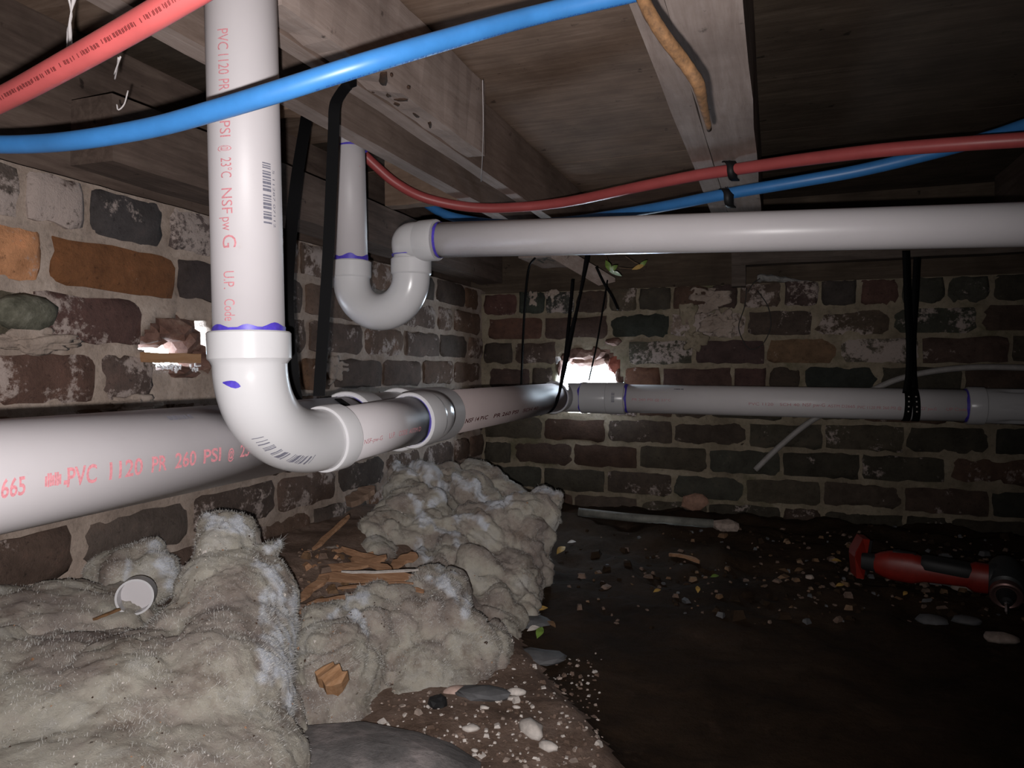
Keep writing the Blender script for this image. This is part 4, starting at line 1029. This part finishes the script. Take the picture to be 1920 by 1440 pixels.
# ------------------------------------------------------------------ insulation
def wool_blob(label, ells, voxel, amp, seed, fuzz, ridge=(8, 15, 12), name='insulation_batt', amp2=1.0, parent=None, mat=None, specks=0, painted_daylight=()):
    bm = bmesh.new()
    for (a, b, d, rx, ry, rz, rot) in ells:
        c = P(a, b, d); k = d/FPX; r = math.radians(rot)
        ax = (RGT*math.cos(r)+UPV*math.sin(r))*(rx*k); ay = (UPV*math.cos(r)-RGT*math.sin(r))*(ry*k); az = FWD*rz
        mt = Matrix(((ax.x, ay.x, az.x, c.x), (ax.y, ay.y, az.y, c.y), (ax.z, ay.z, az.z, c.z), (0, 0, 0, 1)))
        bmesh.ops.create_icosphere(bm, subdivisions=3, radius=1, matrix=mt)
    me = bpy.data.meshes.new('w'); bm.to_mesh(me); bm.free(); o = bpy.data.objects.new('w', me); COL.objects.link(o)
    md_ = o.modifiers.new('r', 'REMESH'); md_.mode = 'VOXEL'; md_.voxel_size = voxel
    sm = o.modifiers.new('s', 'SMOOTH'); sm.iterations = 4; sm.factor = 0.5
    dg = bpy.context.evaluated_depsgraph_get(); m2 = bpy.data.meshes.new_from_object(o.evaluated_get(dg))
    nv = len(m2.vertices); co = np.zeros(nv*3); m2.vertices.foreach_get('co', co); co = co.reshape(-1, 3)
    no = np.zeros(nv*3); m2.vertices.foreach_get('normal', no); no = no.reshape(-1, 3)
    F = [tuple(p.vertices) for p in m2.polygons]
    bpy.data.objects.remove(o); bpy.data.meshes.remove(m2)
    ra = (RGT*.75-UPV*.66).normalized(); rb = (RGT*.66+UPV*.75).normalized(); rc_ = FWD
    segs_ = [(np.array(l[i_][:2], float), np.array(l[i_+1][:2], float), l[i_][2], l[i_+1][2]) for l in painted_daylight for i_ in range(len(l)-1)]
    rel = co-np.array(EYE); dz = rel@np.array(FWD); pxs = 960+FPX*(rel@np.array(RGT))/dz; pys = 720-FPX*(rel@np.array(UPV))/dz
    msk = np.zeros(nv)  # mask for the daylight rims painted on ridges and flank, slightly swollen
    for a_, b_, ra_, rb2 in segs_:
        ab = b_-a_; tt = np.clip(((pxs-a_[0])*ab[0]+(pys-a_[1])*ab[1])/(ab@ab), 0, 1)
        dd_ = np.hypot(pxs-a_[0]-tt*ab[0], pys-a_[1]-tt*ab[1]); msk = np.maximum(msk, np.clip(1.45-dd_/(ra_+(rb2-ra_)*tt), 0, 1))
    out = np.empty_like(co); sv = Vector((seed*3.7, seed*1.3, seed*2.1))
    for i in range(nv):
        p = Vector(co[i]); n = Vector(no[i])
        warp = p*8+sv; wv = Vector((noise.noise(warp), noise.noise(warp+Vector((9, 0, 0))), noise.noise(warp+Vector((0, 9, 0)))))
        pr = Vector((p.dot(ra)*ridge[0], p.dot(rb)*ridge[1], p.dot(rc_)*ridge[2]))
        a = (abs(noise.noise(pr+wv*0.55+sv))-0.22)*amp*2.6
        b = (abs(noise.noise(pr*2.3+wv*0.9+sv*2))-0.2)*amp*1.1
        c = noise.fractal(p*55+wv, 0.7, 2.1, 4)*amp2*0.0028 + (abs(noise.noise(p*95+wv*2))-.2)*0.0022*amp2
        c += max(0, noise.noise(p*24+sv))*noise.noise(p*150)*0.006*amp2
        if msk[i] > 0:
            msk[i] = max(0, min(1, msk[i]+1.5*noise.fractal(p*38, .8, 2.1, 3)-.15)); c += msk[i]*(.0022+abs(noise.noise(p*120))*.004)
        q = p + n*(a+b+c)
        out[i] = q
    o = obj(name, out, F, mat or M['wool'], parent, True, label=label, cat=None if parent else 'insulation', kind=None)
    at = o.data.attributes.new('painted_daylight', 'FLOAT', 'POINT'); at.data.foreach_set('value', msk.astype(np.float32))
    # loose fibres standing out of the torn wool
    rs = random.Random(seed); mb_v = []; mb_f = []
    vis = [i for i in range(nv) if (EYE-Vector(out[i])).dot(Vector(no[i])) > -0.25]
    for _ in range(fuzz):
        i = rs.choice(vis); p = Vector(out[i]); n = Vector(no[i])
        if p.z < floor_z(p.x, p.y): continue
        cl = noise.noise(p*28+sv)
        if cl < -0.05 and msk[i] < .3 and rs.random() < 0.7: continue
        if segs_ and msk[i] < .3 and rs.random() < 0.35: continue
        L = rs.uniform(0.0015, 0.0045)*(1+max(0, cl)*1.8+msk[i])
        t = Vector((rs.uniform(-1, 1), rs.uniform(-1, 1), rs.uniform(-1, 1)))
        d1 = (n*(0.35 if rs.random() < .7 else .9)+t*0.9).normalized(); d2 = (d1+Vector((rs.uniform(-1, 1), rs.uniform(-1, 1), rs.uniform(-1, 1)))*0.7).normalized()
        s = d1.cross(n); 
        if s.length < 1e-3: continue
        s = s.normalized()*rs.uniform(0.0001, 0.0002); k = len(mb_v)
        mb_v += [p-s, p+s, p+d1*L*.5+s, p+d1*L*.5-s, p+d1*L*.5+d2*L*.5]; mb_f += [(k, k+1, k+2, k+3), (k+3, k+2, k+4)]
    if mb_v: obj('loose_fibre', mb_v, mb_f, M['wool_fibre'], o if parent is None else parent, False, kind='stuff')
    if specks:
        V = []; F = []; mi = []
        for _ in range(specks):
            i = rs.choice(vis); p = Vector(out[i]); n = Vector(no[i]); n.normalize()
            if n.z < 0.1 or p.z < floor_z(p.x, p.y) or noise.noise(p*7+sv) < -.1: continue
            s = rs.uniform(.0006, .0022)*(2.2 if rs.random() < .06 else 1); k = len(V); t = n.cross(Vector((rs.uniform(-1, 1), rs.uniform(-1, 1), .3))).normalized(); b_ = n.cross(t)
            V += [p+t*s, p+b_*s*.7, p-t*s*.9, p-b_*s*.6, p+n*s*.8]; F += [(k, k+1, k+4), (k+1, k+2, k+4), (k+2, k+3, k+4), (k+3, k, k+4)]; mi += [rs.choice((0, 0, 0, 1, 1, 2))]*4
        c_ = obj('dirt_specks', V, F, M['wormhole'], o, False, kind='stuff'); c_.data.materials.append(M['pebble_white']); c_.data.materials.append(M['chip']); c_.data.polygons.foreach_set('material_index', mi)
    return o

w1 = wool_blob('huge dirty cream glass-wool batt filling the bottom left corner', [
    (70, 1330, .80, 210, 110, .16, 0), (250, 1320, .82, 170, 120, .15, 5), (400, 1330, .86, 140, 150, .14, 0), (120, 1440, .72, 260, 110, .14, 0), (350, 1450, .76, 200, 120, .14, 0),
    (-80, 1320, .76, 120, 110, .15, 0), (480, 1400, .86, 85, 100, .12, 0), (500, 1330, .93, 58, 75, .10, 10),
    (430, 1230, .93, 108, 110, .13, 0), (440, 1150, 1.0, 98, 100, .12, 0), (425, 1085, 1.03, 82, 62, .11, 5), (430, 1015, 1.07, 50, 55, .08, 0), (410, 985, 1.08, 32, 28, .05, 0), (455, 992, 1.08, 24, 28, .04, -20), (505, 1130, 1.04, 42, 85, .08, 4), (515, 1210, 1.02, 32, 80, .07, 0), (350, 1180, .95, 60, 70, .09, -30),
    (300, 1240, .86, 90, 40, .10, 15), (140, 1245, .84, 140, 34, .10, 3), (20, 1235, .82, 90, 32, .10, 0), (500, 1035, 1.08, 32, 20, .03, 30), (535, 1420, .90, 40, 60, .08, 0)], 0.0038, 0.0075, 1, 60000, ridge=(5, 7, 5), specks=420, painted_daylight=[[(508, 1085, 16), (525, 1150, 26), (520, 1220, 30), (500, 1255, 26)], [(535, 1110, 10), (544, 1200, 14), (532, 1290, 16), (545, 1330, 14)], [(388, 968, 10), (402, 990, 12), (440, 982, 12), (470, 1000, 8)], [(500, 1040, 10), (525, 1015, 9)], [(480, 1060, 8), (505, 1090, 10)]])
wool_blob('flat grey-brown wool layer behind the huge batt, under the plastic ring', [
    (60, 1150, .93, 120, 42, .12, 0), (170, 1150, .96, 100, 36, .10, -6), (240, 1180, .97, 70, 30, .08, -10), (60, 1195, .90, 110, 34, .10, 0), (-60, 1160, .90, 100, 45, .12, 0), (280, 1196, .96, 40, 14, .05, -5)], 0.0045, 0.006, 2, 5000)
wool_blob('small white fluffy tuft of wool against the left brick wall', [
    (250, 1070, 1.10, 55, 42, .06, -20), (215, 1060, 1.12, 50, 32, .05, 0), (285, 1075, 1.09, 38, 42, .05, -35), (305, 1100, 1.07, 28, 26, .05, 0), (275, 1035, 1.12, 24, 22, .04, 0), (165, 1050, 1.13, 22, 16, .03, 0)], 0.0042, 0.006, 3, 12000, painted_daylight=[[(285, 1030, 10), (310, 1055, 14), (325, 1095, 9)], [(240, 1050, 6), (240, 1090, 7)], [(305, 1075, 8), (330, 1110, 8)]])
w4 = wool_blob('lumpy cream wool heap in the middle foreground, wood block lying on it', [
    (640, 1260, 1.06, 85, 105, .11, 10), (610, 1190, 1.10, 55, 60, .09, 20), (690, 1180, 1.14, 70, 60, .09, 0), (600, 1310, 1.0, 45, 50, .07, 0), (660, 1330, 1.0, 45, 36, .06, -20),
    (755, 1160, 1.18, 60, 55, .08, 10), (820, 1140, 1.22, 50, 58, .09, -30), (850, 1190, 1.20, 60, 60, .09, 0), (800, 1240, 1.15, 80, 60, .10, 0), (885, 1230, 1.18, 58, 60, .09, 0), (860, 1270, 1.13, 70, 40, .08, 10), (760, 1290, 1.10, 60, 35, .08, 0), (925, 1220, 1.20, 38, 55, .07, 0), (800, 1095, 1.25, 40, 26, .05, -20), (845, 1112, 1.25, 26, 34, .05, -30), (700, 1130, 1.17, 26, 22, .05, 0), (600, 1160, 1.12, 40, 30, .06, 30)], 0.0038, 0.011, 4, 40000, ridge=(8, 11, 9), specks=420, painted_daylight=[[(808, 1082, 9), (840, 1092, 14), (865, 1125, 12), (872, 1160, 6)], [(655, 1128, 6), (668, 1155, 8), (692, 1185, 6)], [(620, 1150, 4), (690, 1118, 5)]])
w5 = wool_blob('torn crumpled wool heap in the middle distance with a pointed corner at right', [
    (980, 990, 1.72, 62, 62, .12, 15), (1015, 955, 1.74, 38, 34, .06, 10), (1045, 942, 1.74, 16, 20, .03, -35), (1000, 1050, 1.64, 34, 62, .08, 15), (920, 1010, 1.68, 75, 65, .12, -25), (960, 1090, 1.55, 62, 60, .10, -35), (985, 1130, 1.48, 32, 36, .07, 0), (900, 1090, 1.52, 70, 60, .10, -30), (930, 1160, 1.40, 58, 50, .09, -20), (865, 1140, 1.40, 50, 40, .08, 0), (940, 1200, 1.32, 35, 40, .06, 0),
    (850, 1040, 1.58, 46, 40, .09, 0), (835, 1000, 1.65, 28, 36, .06, 0), (790, 1010, 1.66, 70, 60, .10, 20), (770, 950, 1.72, 62, 50, .09, 10), (750, 925, 1.76, 36, 34, .06, 0), (790, 900, 1.80, 50, 30, .06, 0), (745, 885, 1.84, 20, 22, .04, 0), (825, 905, 1.82, 22, 30, .05, -10), (720, 1010, 1.62, 60, 55, .09, 20), (800, 1060, 1.52, 50, 30, .07, 0),
    (880, 920, 1.80, 48, 36, .07, -40), (850, 890, 1.84, 26, 18, .04, 0), (920, 945, 1.78, 44, 20, .05, -35), (870, 985, 1.72, 36, 22, .05, -10), (900, 965, 1.72, 50, 16, .05, 5), (690, 1050, 1.52, 60, 40, .08, 10), (640, 1060, 1.47, 60, 26, .06, 0)], 0.0042, 0.016, 5, 60000, amp2=1.3, ridge=(7, 14, 10), specks=300, painted_daylight=[[(740, 860, 8), (752, 878, 9), (795, 882, 11), (825, 900, 12), (828, 925, 12), (810, 945, 6)], [(855, 895, 8), (885, 912, 10), (925, 950, 8), (960, 945, 5)], [(770, 925, 4), (785, 945, 8), (792, 975, 9), (820, 985, 7), (850, 1000, 7), (860, 1025, 5)], [(845, 982, 6), (885, 970, 7), (910, 985, 6)], [(782, 1018, 9), (800, 1050, 8)], [(960, 930, 3), (1000, 922, 4), (1030, 925, 4), (1055, 925, 5)]])
wool_blob('greyish wool flap behind the crumpled heap, dark specks on its top edge', [
    (905, 888, 1.92, 40, 24, .05, -15), (945, 915, 1.90, 42, 20, .05, -35), (885, 873, 1.94, 24, 14, .04, 0), (970, 932, 1.88, 24, 12, .04, -30)], 0.0046, 0.008, 6, 3500)

# ------------------------------------------------------------------ wood splinters on the wool
def chip_(p, q, w, th, label, seed, mat=None, name='wood_splinter', cat='splinter', group='wood splinters on the wool', up=Vector((0, -0.45, 1))):
    rs = random.Random(seed); d = (q-p); n = 7; dn = d.normalized(); s = dn.cross(up).normalized(); u = s.cross(dn)
    V = []; F = []; bend_ = rs.uniform(-.06, .06)
    for i in range(n+1):
        t = i/n; c = p+d*t+u*(bend_*d.length*math.sin(PI*t)); ww = w*(1-0.18*rs.random())*(0.45 if i == 0 else 0.35 if i == n else 1)
        off = s*rs.uniform(-.12, .12)*w
        for a, b in ((-1, -1), (1, -1), (1, 1), (-1, 1)): V.append(c+off+s*ww/2*a+u*th/2*b*(1+rs.uniform(-.2, .2)))
    for i in range(n):
        for k in range(4): F.append((i*4+k, i*4+4+k, i*4+4+(k+1) % 4, i*4+(k+1) % 4))
    F += [(0, 1, 2, 3), tuple(n*4+3-k for k in range(4))]
    return obj(name, V, F, mat or M['chip'], None, False, label=label, cat=cat, group=group)
SP = [((588, 1030, 1.50), (655, 968, 1.62), 9, 'long splinter leaning up to the small board at the wall'),
      ((602, 1066, 1.42), (725, 1045, 1.45), 16, 'broad brown splinter, uppermost of the crossed pile'),
      ((640, 1028, 1.50), (722, 1050, 1.48), 10, 'thin splinter slanting over the top of the pile'),
      ((660, 1048, 1.46), (732, 1068, 1.42), 12, 'short splinter pointing right under the slanting one'),
      ((598, 1082, 1.36), (783, 1084, 1.34), 20, 'longest splinter lying level across the pile'),
      ((556, 1128, 1.28), (614, 1080, 1.35), 17, 'squared splinter slanting down to the left'),
      ((576, 1134, 1.24), (706, 1112, 1.26), 17, 'wide splinter at the front edge of the pile'),
      ((633, 1103, 1.30), (775, 1094, 1.30), 5, 'very thin splinter just below the longest one'),
      ((735, 1062, 1.46), (782, 1040, 1.48), 22, 'reddish chunk of wood at the right of the pile'),
      ((590, 1062, 1.46), (640, 1048, 1.50), 14, 'pale splinter stub at the back left of the pile'),
      ((844, 1074, 1.42), (872, 1082, 1.42), 9, 'small pinkish splinter stuck in the wool'),
      ((700, 1096, 1.29), (795, 1110, 1.28), 12, 'brown splinter half under the wool heap')]
for i, (a, b, w, lab) in enumerate(SP):
    p, q = P(a[0], a[1], a[2]*.925), P(b[0], b[1], b[2]*.925); chip_(p, q, w*a[2]/FPX*1.1, 0.006 if w > 8 else 0.003, lab, 30+i)
chip_(P(640, 1072, 1.24), P(785, 1068, 1.235), 0.006, 0.002, 'white sliver lying on the longest splinter', 60, M['pebble_white'])
chip_(P(652, 945, 1.58), P(700, 915, 1.64), 0.040, 0.014, 'small brown board end leaning on the left wall', 61, M['subfloor'], 'board_end', 'board', None)
chip_(P(603, 1260, .935), P(640, 1290, .915), 0.030, 0.018, 'small splintered wood block on the middle wool heap', 62, M['shim'], 'wood_block', 'block', None)
chip_(P(286, 1178, .93), P(310, 1150, .95), 0.016, 0.005, 'orange wood chip beside the plastic ring', 63, M['shim'], 'wood_chip', 'chip', None)
chip_(P(174, 1162, .885), P(226, 1142, .90), 0.003, 0.003, 'thin dark twig on the flat wool layer', 64, M['rust'], 'twig', 'twig', None)
chip_(P(684, 1336, 1.0), P(852, 1352, 1.0), 0.018, 0.012, 'round grey-brown stick on the soil below the wool heap', 65, M['chip'], 'stick', 'stick', None)

# plastic pipe ring lying in the wool
rc = P(252, 1120, .945); rn = (-FWD*0.9+UPV*0.10+RGT*0.32).normalized(); rx_ = rn.cross(Vector((0, 0, 1))).normalized(); ry_ = rn.cross(rx_)
V = []; F = []; sg = 40; Ro, Ri, Lh = 0.0235, 0.0208, 0.032
for r_, z_ in ((Ro, 0), (Ri, 0), (Ri, -Lh), (Ro, -Lh)):
    for k in range(sg):
        a = 2*PI*k/sg; V.append(rc+rn*z_+(rx_*math.cos(a)+ry_*math.sin(a))*r_)
for j in range(4):
    for k in range(sg): F.append((j*sg+k, j*sg+(k+1) % sg, ((j+1) % 4)*sg+(k+1) % sg, ((j+1) % 4)*sg+k))
ro_ = shade_sharp(obj('plastic_ring', V, F, M['pvc_fitting'], None, True, label='short white plastic pipe ring lying in the wool', cat='ring'))
obj('end_wall', [rc-rn*Lh*.95+(rx_*math.cos(2*PI*k/sg)+ry_*math.sin(2*PI*k/sg))*(Ri+.0002) for k in range(sg)], [tuple(range(sg))], M['pvc_pipe'], ro_, False)

# ------------------------------------------------------------------ things on the floor
def onfloor(px, py, r, mat, name, label, cat, rot=0.0, seed=None, sharp=True, rough=.35, lift=0.4, **k):
    q = FLOORP(px, py); seed = seed if seed is not None else px
    return rock(name, (q.x, q.y, q.z+r[2]*lift), r, M[mat] if isinstance(mat, str) else mat, None, seed=seed, rough=rough, rot=rot, sharp=sharp, label=label, cat=cat, **k)
onfloor(1303, 955, (.042, .014, .030), 'pinkstone', 'brick_fragment', 'reddish square brick fragment leaning at the foot of the back wall', 'brick', .1, lift=.9, rough=.2)
onfloor(1360, 992, (.040, .03, .022), 'pebble_tan', 'stone', 'pale tan stone at the foot of the back wall', 'stone')
onfloor(1150, 938, (.052, .014, .008), 'pebble_tan', 'mortar_lump', 'flat strip of old mortar below the back wall', 'mortar', 0.0, lift=2)
onfloor(1010, 1238, (.045, .03, .010), 'slate', 'slate_flake', 'flat grey stone flake right of the wool', 'stone', .3)
onfloor(995, 1170, (.040, .03, .010), 'slate', 'slate_flake', 'dark flat flake tucked under the wool edge', 'stone', .1)
onfloor(700, 1440, (.135, .07, .022), M['slab'], 'slate_slab', 'big dark grey stone slab at the bottom edge', 'stone', .15, rough=.18)
onfloor(905, 1305, (.042, .018, .010), 'slate', 'flat_stone', 'flat grey stone beside the pink pebble', 'stone', .1)
onfloor(855, 1298, (.020, .011, .006), M['pinkstone'] and plain('pale_pink_stone', (.50, .36, .31), .8, var=.2, scale=80), 'pebble', 'pale pink flat pebble at the edge of the wool heap', 'pebble', .5, sharp=False)
onfloor(820, 1325, (.014, .012, .012), 'tool_black', 'coal_lump', 'small black lump beside the stick', 'lump')
for (a, b, w, rz, lab) in ((968, 1300, .014, .2, 'upper of two white pebbles lying together'), (962, 1312, .010, 0, 'lower of two white pebbles lying together'), (968, 1327, .006, 0, 'small white pebble below the pair'), (908, 1329, .007, 0, 'white pebble beside the flat grey stone'), (882, 1368, .012, .5, 'oblong white pebble at the end of the stick'), (996, 1372, .024, -.8, 'rough whitish lump on the red soil'), (1028, 1402, .014, -.2, 'smaller whitish lump beside the rough one'), (714, 1268, .004, 0, 'tiny white crumb at the foot of the wool heap'), (1030, 1230, .011, .3, 'white chip beside the grey stone flake'), (890, 1408, .005, 0, 'tiny white pebble near the bottom edge'), (963, 1255, .004, 0, 'tiny white pebble right of the wool heap')):
    onfloor(a, b, (w, w*.55, w*.4), 'pebble_white', 'pebble', lab, 'pebble', rz, sharp=False, group='white pebbles on the soil')
# old pipe lying along the foot of the back wall
p, q = FLOORP(1085, 978)+Vector((0, 0, .008)), FLOORP(1338, 988)+Vector((0, 0, .008))
mb = MB(); mb.tube([p, p.lerp(q, .4)+Vector((0, 0, -.003)), q], .013, 14); mb.build('old_pipe', plain('dull_pipe', (.17, .17, .15), .7, var=.5, scale=20), label='dull grey pipe lying on the floor along the back wall', cat='pipe')
q = FLOORP(1290, 1008); 
chip_(FLOORP(1255, 1042)+Vector((0, 0, .008)), FLOORP(1312, 1050)+Vector((0, 0, .008)), .012, .008, 'short tan stick on the dark floor', 70, M['chip'], 'stick', 'stick', None, Vector((0, 0, 1)))
up = Vector((0, 0, 1))
LV = [(1052, 1032, .040, 'leaf_yellow', .9, 'yellow-brown leaf beside the pointed wool corner'), (1072, 1022, .025, 'pebble_white', .2, 'white paper scrap beside the yellow-brown leaf'),
      (1016, 1150, .026, 'leaf_yellow', .3, 'curled yellow leaf right of the wool'), (1000, 1188, .026, 'pebble_white', .4, 'white scrap beside the curled yellow leaf'), (1012, 1195, .03, 'leaf', 1.2, 'olive leaf under the white scrap'), (1034, 1178, .024, 'leaf_dry', -.9, 'reddish brown leaf right of the olive leaf'),
      (1340, 1088, .022, 'leaf', .2, 'small bright green leaf on the dark floor'), (1308, 1112, .022, 'leaf_yellow', 1.4, 'yellow speck of leaf left of the green leaf'), (1470, 1062, .026, 'leaf_dry', -.6, 'brown leaf left of the red tool'), (1498, 1068, .026, 'leaf_dry', .3, 'brown leaf nearest the red tool'),
      (1575, 1098, .022, 'leaf_yellow', .2, 'pale leaf below the red base of the tool'), (1568, 1058, .024, 'leaf_yellow', -.2, 'pale leaf left of the red base of the tool'), (1232, 1115, .020, 'leaf_yellow', .4, 'narrow dry leaf in the middle of the floor'), (1697, 1113, .018, 'leaf_yellow', .7, 'small yellow leaf in front of the tool')]
for a, b, L, mt, an, lab in LV:
    q = FLOORP(a, b); leaf('leaf', q+Vector((0, 0, .008)), L, L*.5, an, M[mt], lab, nrm=Vector((.2, -.35, 1)), group='leaves on the floor')
onfloor(1815, 1168, (.026, .02, .008), 'slate', 'flat_stone', 'flat grey stone below the head of the tool', 'stone', .0, sharp=False)
onfloor(1878, 1200, (.028, .02, .010), 'pebble_tan', 'flat_stone', 'flat tan stone near the right edge, below the steel tip', 'stone', -.1, sharp=False)
onfloor(1745, 1166, (.030, .028, .010), 'slate', 'flat_stone', 'dark round flat stone in front of the tool', 'stone', .4, sharp=False)
onfloor(1800, 1105, (.024, .018, .010), 'pebble_tan', 'flat_stone', 'brownish stone touching the underside of the tool', 'stone', .2, sharp=False)
onfloor(1518, 1087, (.010, .008, .006), 'pebble_tan', 'pebble', 'tan pebble left of the pale leaf', 'pebble')
# countless crumbs of soil, mortar and leaf litter
def crumbs(name, n, region, size, mats, seed, label):
    rs = random.Random(seed); V = []; F = []; cube = [(-1, -1, -1), (1, -1, -1), (1, 1, -1), (-1, 1, -1), (-.6, -.7, 1), (.7, -.6, 1), (.6, .7, 1), (-.7, .6, 1)]
    cf = [(0, 3, 2, 1), (4, 5, 6, 7), (0, 1, 5, 4), (1, 2, 6, 5), (2, 3, 7, 6), (3, 0, 4, 7)]; mi = []
    for _ in range(n):
        a, b = region(rs); q = FLOORP(a, b); s = rs.uniform(*size)*(0.6+rs.random()**3*1.4); an = rs.uniform(0, 6.28); fl_ = rs.uniform(.25, .8); el_ = rs.uniform(.5, 1)
        R = Matrix.Rotation(an, 3, 'Z') @ Matrix.Rotation(rs.uniform(-.5, .5), 3, 'X'); k = len(V)
        V += [q+Vector((0, 0, s*fl_*.4))+R@Vector((x*s, y*s*el_, z*s*fl_)) for x, y, z in cube]; F += [tuple(i+k for i in f) for f in cf]; mi += [rs.randrange(len(mats))]*6
    o = obj(name, V, F, mats[0], None, False, label=label, cat='debris', kind='stuff')
    for m_ in mats[1:]: o.data.materials.append(m_)
    o.data.polygons.foreach_set('material_index', mi)
crumbs('soil_crumbs', 900, lambda r: (r.uniform(640, 1130), r.uniform(1225, 1460)), (.0012, .0032), [M['soil_red'], M['pebble_tan'], M['pebble_white'], M['soil_red']], 3, 'crumbs of mortar and soil scattered on the reddish ground')
crumbs('litter', 620, lambda r: (1040+885*r.random()**0.7, max(1000+r.uniform(-8, 8), 1120-abs(r.gauss(0, 75))+r.uniform(-40, 60))), (.0022, .0085), [M['leaf_dry'], M['soil'], M['soil'], M['soil'], M['soil'], M['slate'], M['soil_red'], M['soil_red']], 5, 'dead leaf litter and crumbs on the dark floor')
crumbs('gravel', 260, lambda r: (r.uniform(560, 760), r.uniform(1030, 1160)), (.003, .008), [M['soil_red'], M['chip'], M['leaf_dry']], 6, 'brown crumbs between the wool heaps')

# ------------------------------------------------------------------ red cordless angle tool on the floor
tb = P(1640, 1055, 1.62); te_ = P(1858, 1086, 1.50); td = (te_-tb).normalized(); tu = (Vector((0, 0, 1))-td*td.z).normalized(); ts = td.cross(tu)
tool = empty('cordless_drill', (tb+te_)/2-Vector((0, 0, .03)), 'red and black cordless right-angle drill lying on the dark floor', 'power tool')
def loft(secs, mat, name, parent, sg=20, **k):
    V = []; F = []
    for p_, a, b, n_ in secs:
        for i in range(sg):
            t = 2*PI*i/sg; cx, sy = math.cos(t), math.sin(t)
            x = math.copysign(abs(cx)**(2/n_), cx)*a; y = math.copysign(abs(sy)**(2/n_), sy)*b; V.append(p_+ts*x+tu*y)
    for i in range(len(secs)-1):
        for j in range(sg): F.append((i*sg+j, i*sg+(j+1) % sg, (i+1)*sg+(j+1) % sg, (i+1)*sg+j))
    F += [tuple(reversed(range(sg))), tuple(len(V)-sg+j for j in range(sg))]
    return shade_sharp(obj(name, V, F, mat, parent, True, **k), 40)
LT = (te_-tb).length; at_ = lambda t, u=0.0: tb+td*LT*t+tu*u
loft([(at_(.0), .020, .020, 2.4), (at_(.05), .024, .026, 2.4), (at_(.14), .026, .032, 2.6), (at_(.34), .026, .034, 2.6), (at_(.45), .024, .026, 2.6), (at_(.80), .023, .023, 2.6), (at_(.87), .027, .032, 2.4), (at_(.98), .026, .031, 2.4)], M['tool_red'], 'body', tool, label='red plastic body')
loft([(at_(.42, .014), .022, .016, 3), (at_(.46, .014), .025, .018, 3), (at_(.82, .010), .025, .018, 3), (at_(.86, .010), .022, .014, 3)], M['tool_black'], 'grip', tool)
loft([(at_(.16, .026), .006, .004, 3), (at_(.17, .026), .010, .010, 3), (at_(.37, .024), .010, .010, 3), (at_(.38, .024), .006, .004, 3)], M['tool_black'], 'vent', tool)
loft([(at_(-.12), .016, .018, 3), (at_(.02), .020, .020, 3)], M['tool_black'], 'neck', tool)
# red base plate of the battery
bp = [P(1618, 1010, 1.66), P(1631, 1012, 1.66), P(1626, 1042, 1.64), P(1620, 1086, 1.62), P(1606, 1084, 1.62), P(1603, 1045, 1.62), P(1604, 1036, 1.63)]
V = bp+[p+FWD*0.055+RGT*0.012 for p in bp]; n = len(bp); F = [tuple(reversed(range(n))), tuple(range(n, 2*n))]+[(i, (i+1) % n, n+(i+1) % n, n+i) for i in range(n)]
obj('battery_base', V, F, M['tool_red'], tool, False, label='red angular battery base')
V2 = [p+RGT*0.014+FWD*.01+(sum(bp, Vector())/n-p)*0.12 for p in bp]; V2 = V2+[p+FWD*0.03+RGT*0.022+(sum(bp, Vector())/n-p)*0.25 for p in bp]
obj('battery', V2, F, M['tool_black'], tool, False)
hc = P(1885, 1085, 1.50); hd_ = (P(1889, 1158, 1.385)-hc).normalized()
mb = MB(); mb.tube([hc-hd_*0.052, hc-hd_*.048, hc-hd_*.02, hc+hd_*0.02, hc+hd_*.040, hc+hd_*.046], [.016, .028, .036, .036, .030, .020], 28); shade_sharp(mb.build('gear_head', M['tool_grey'], tool), 40)
mb = MB(); mb.tube([te_-td*0.02, hc], [.027, .034], 24); mb.build('head_neck', M['tool_grey'], tool)
mb = MB(); cc_ = hc+hd_*0.062; mb.tube([cc_-hd_*.010, cc_-hd_*.009, cc_+hd_*.006, cc_+hd_*.008, cc_+hd_*.004], [.022, .029, .029, .026, .020], 32, axis=hd_); shade_sharp(mb.build('chuck_collar', M['collar'], tool), 30)
mb = MB(); mb.tube([cc_, cc_+hd_*.010, cc_+hd_*.028, cc_+hd_*.030], [.019, .017, .011, .006], 24); shade_sharp(mb.build('chuck', M['tool_black'], tool), 30)
mb = MB(); mb.tube([cc_+hd_*.025, cc_+hd_*.036, cc_+hd_*.0365, cc_+hd_*.066, cc_+hd_*.074], [.0062, .0062, .0045, .0042, .002], 6); mb.build('screwdriver_bit', M['steel'], tool, False)
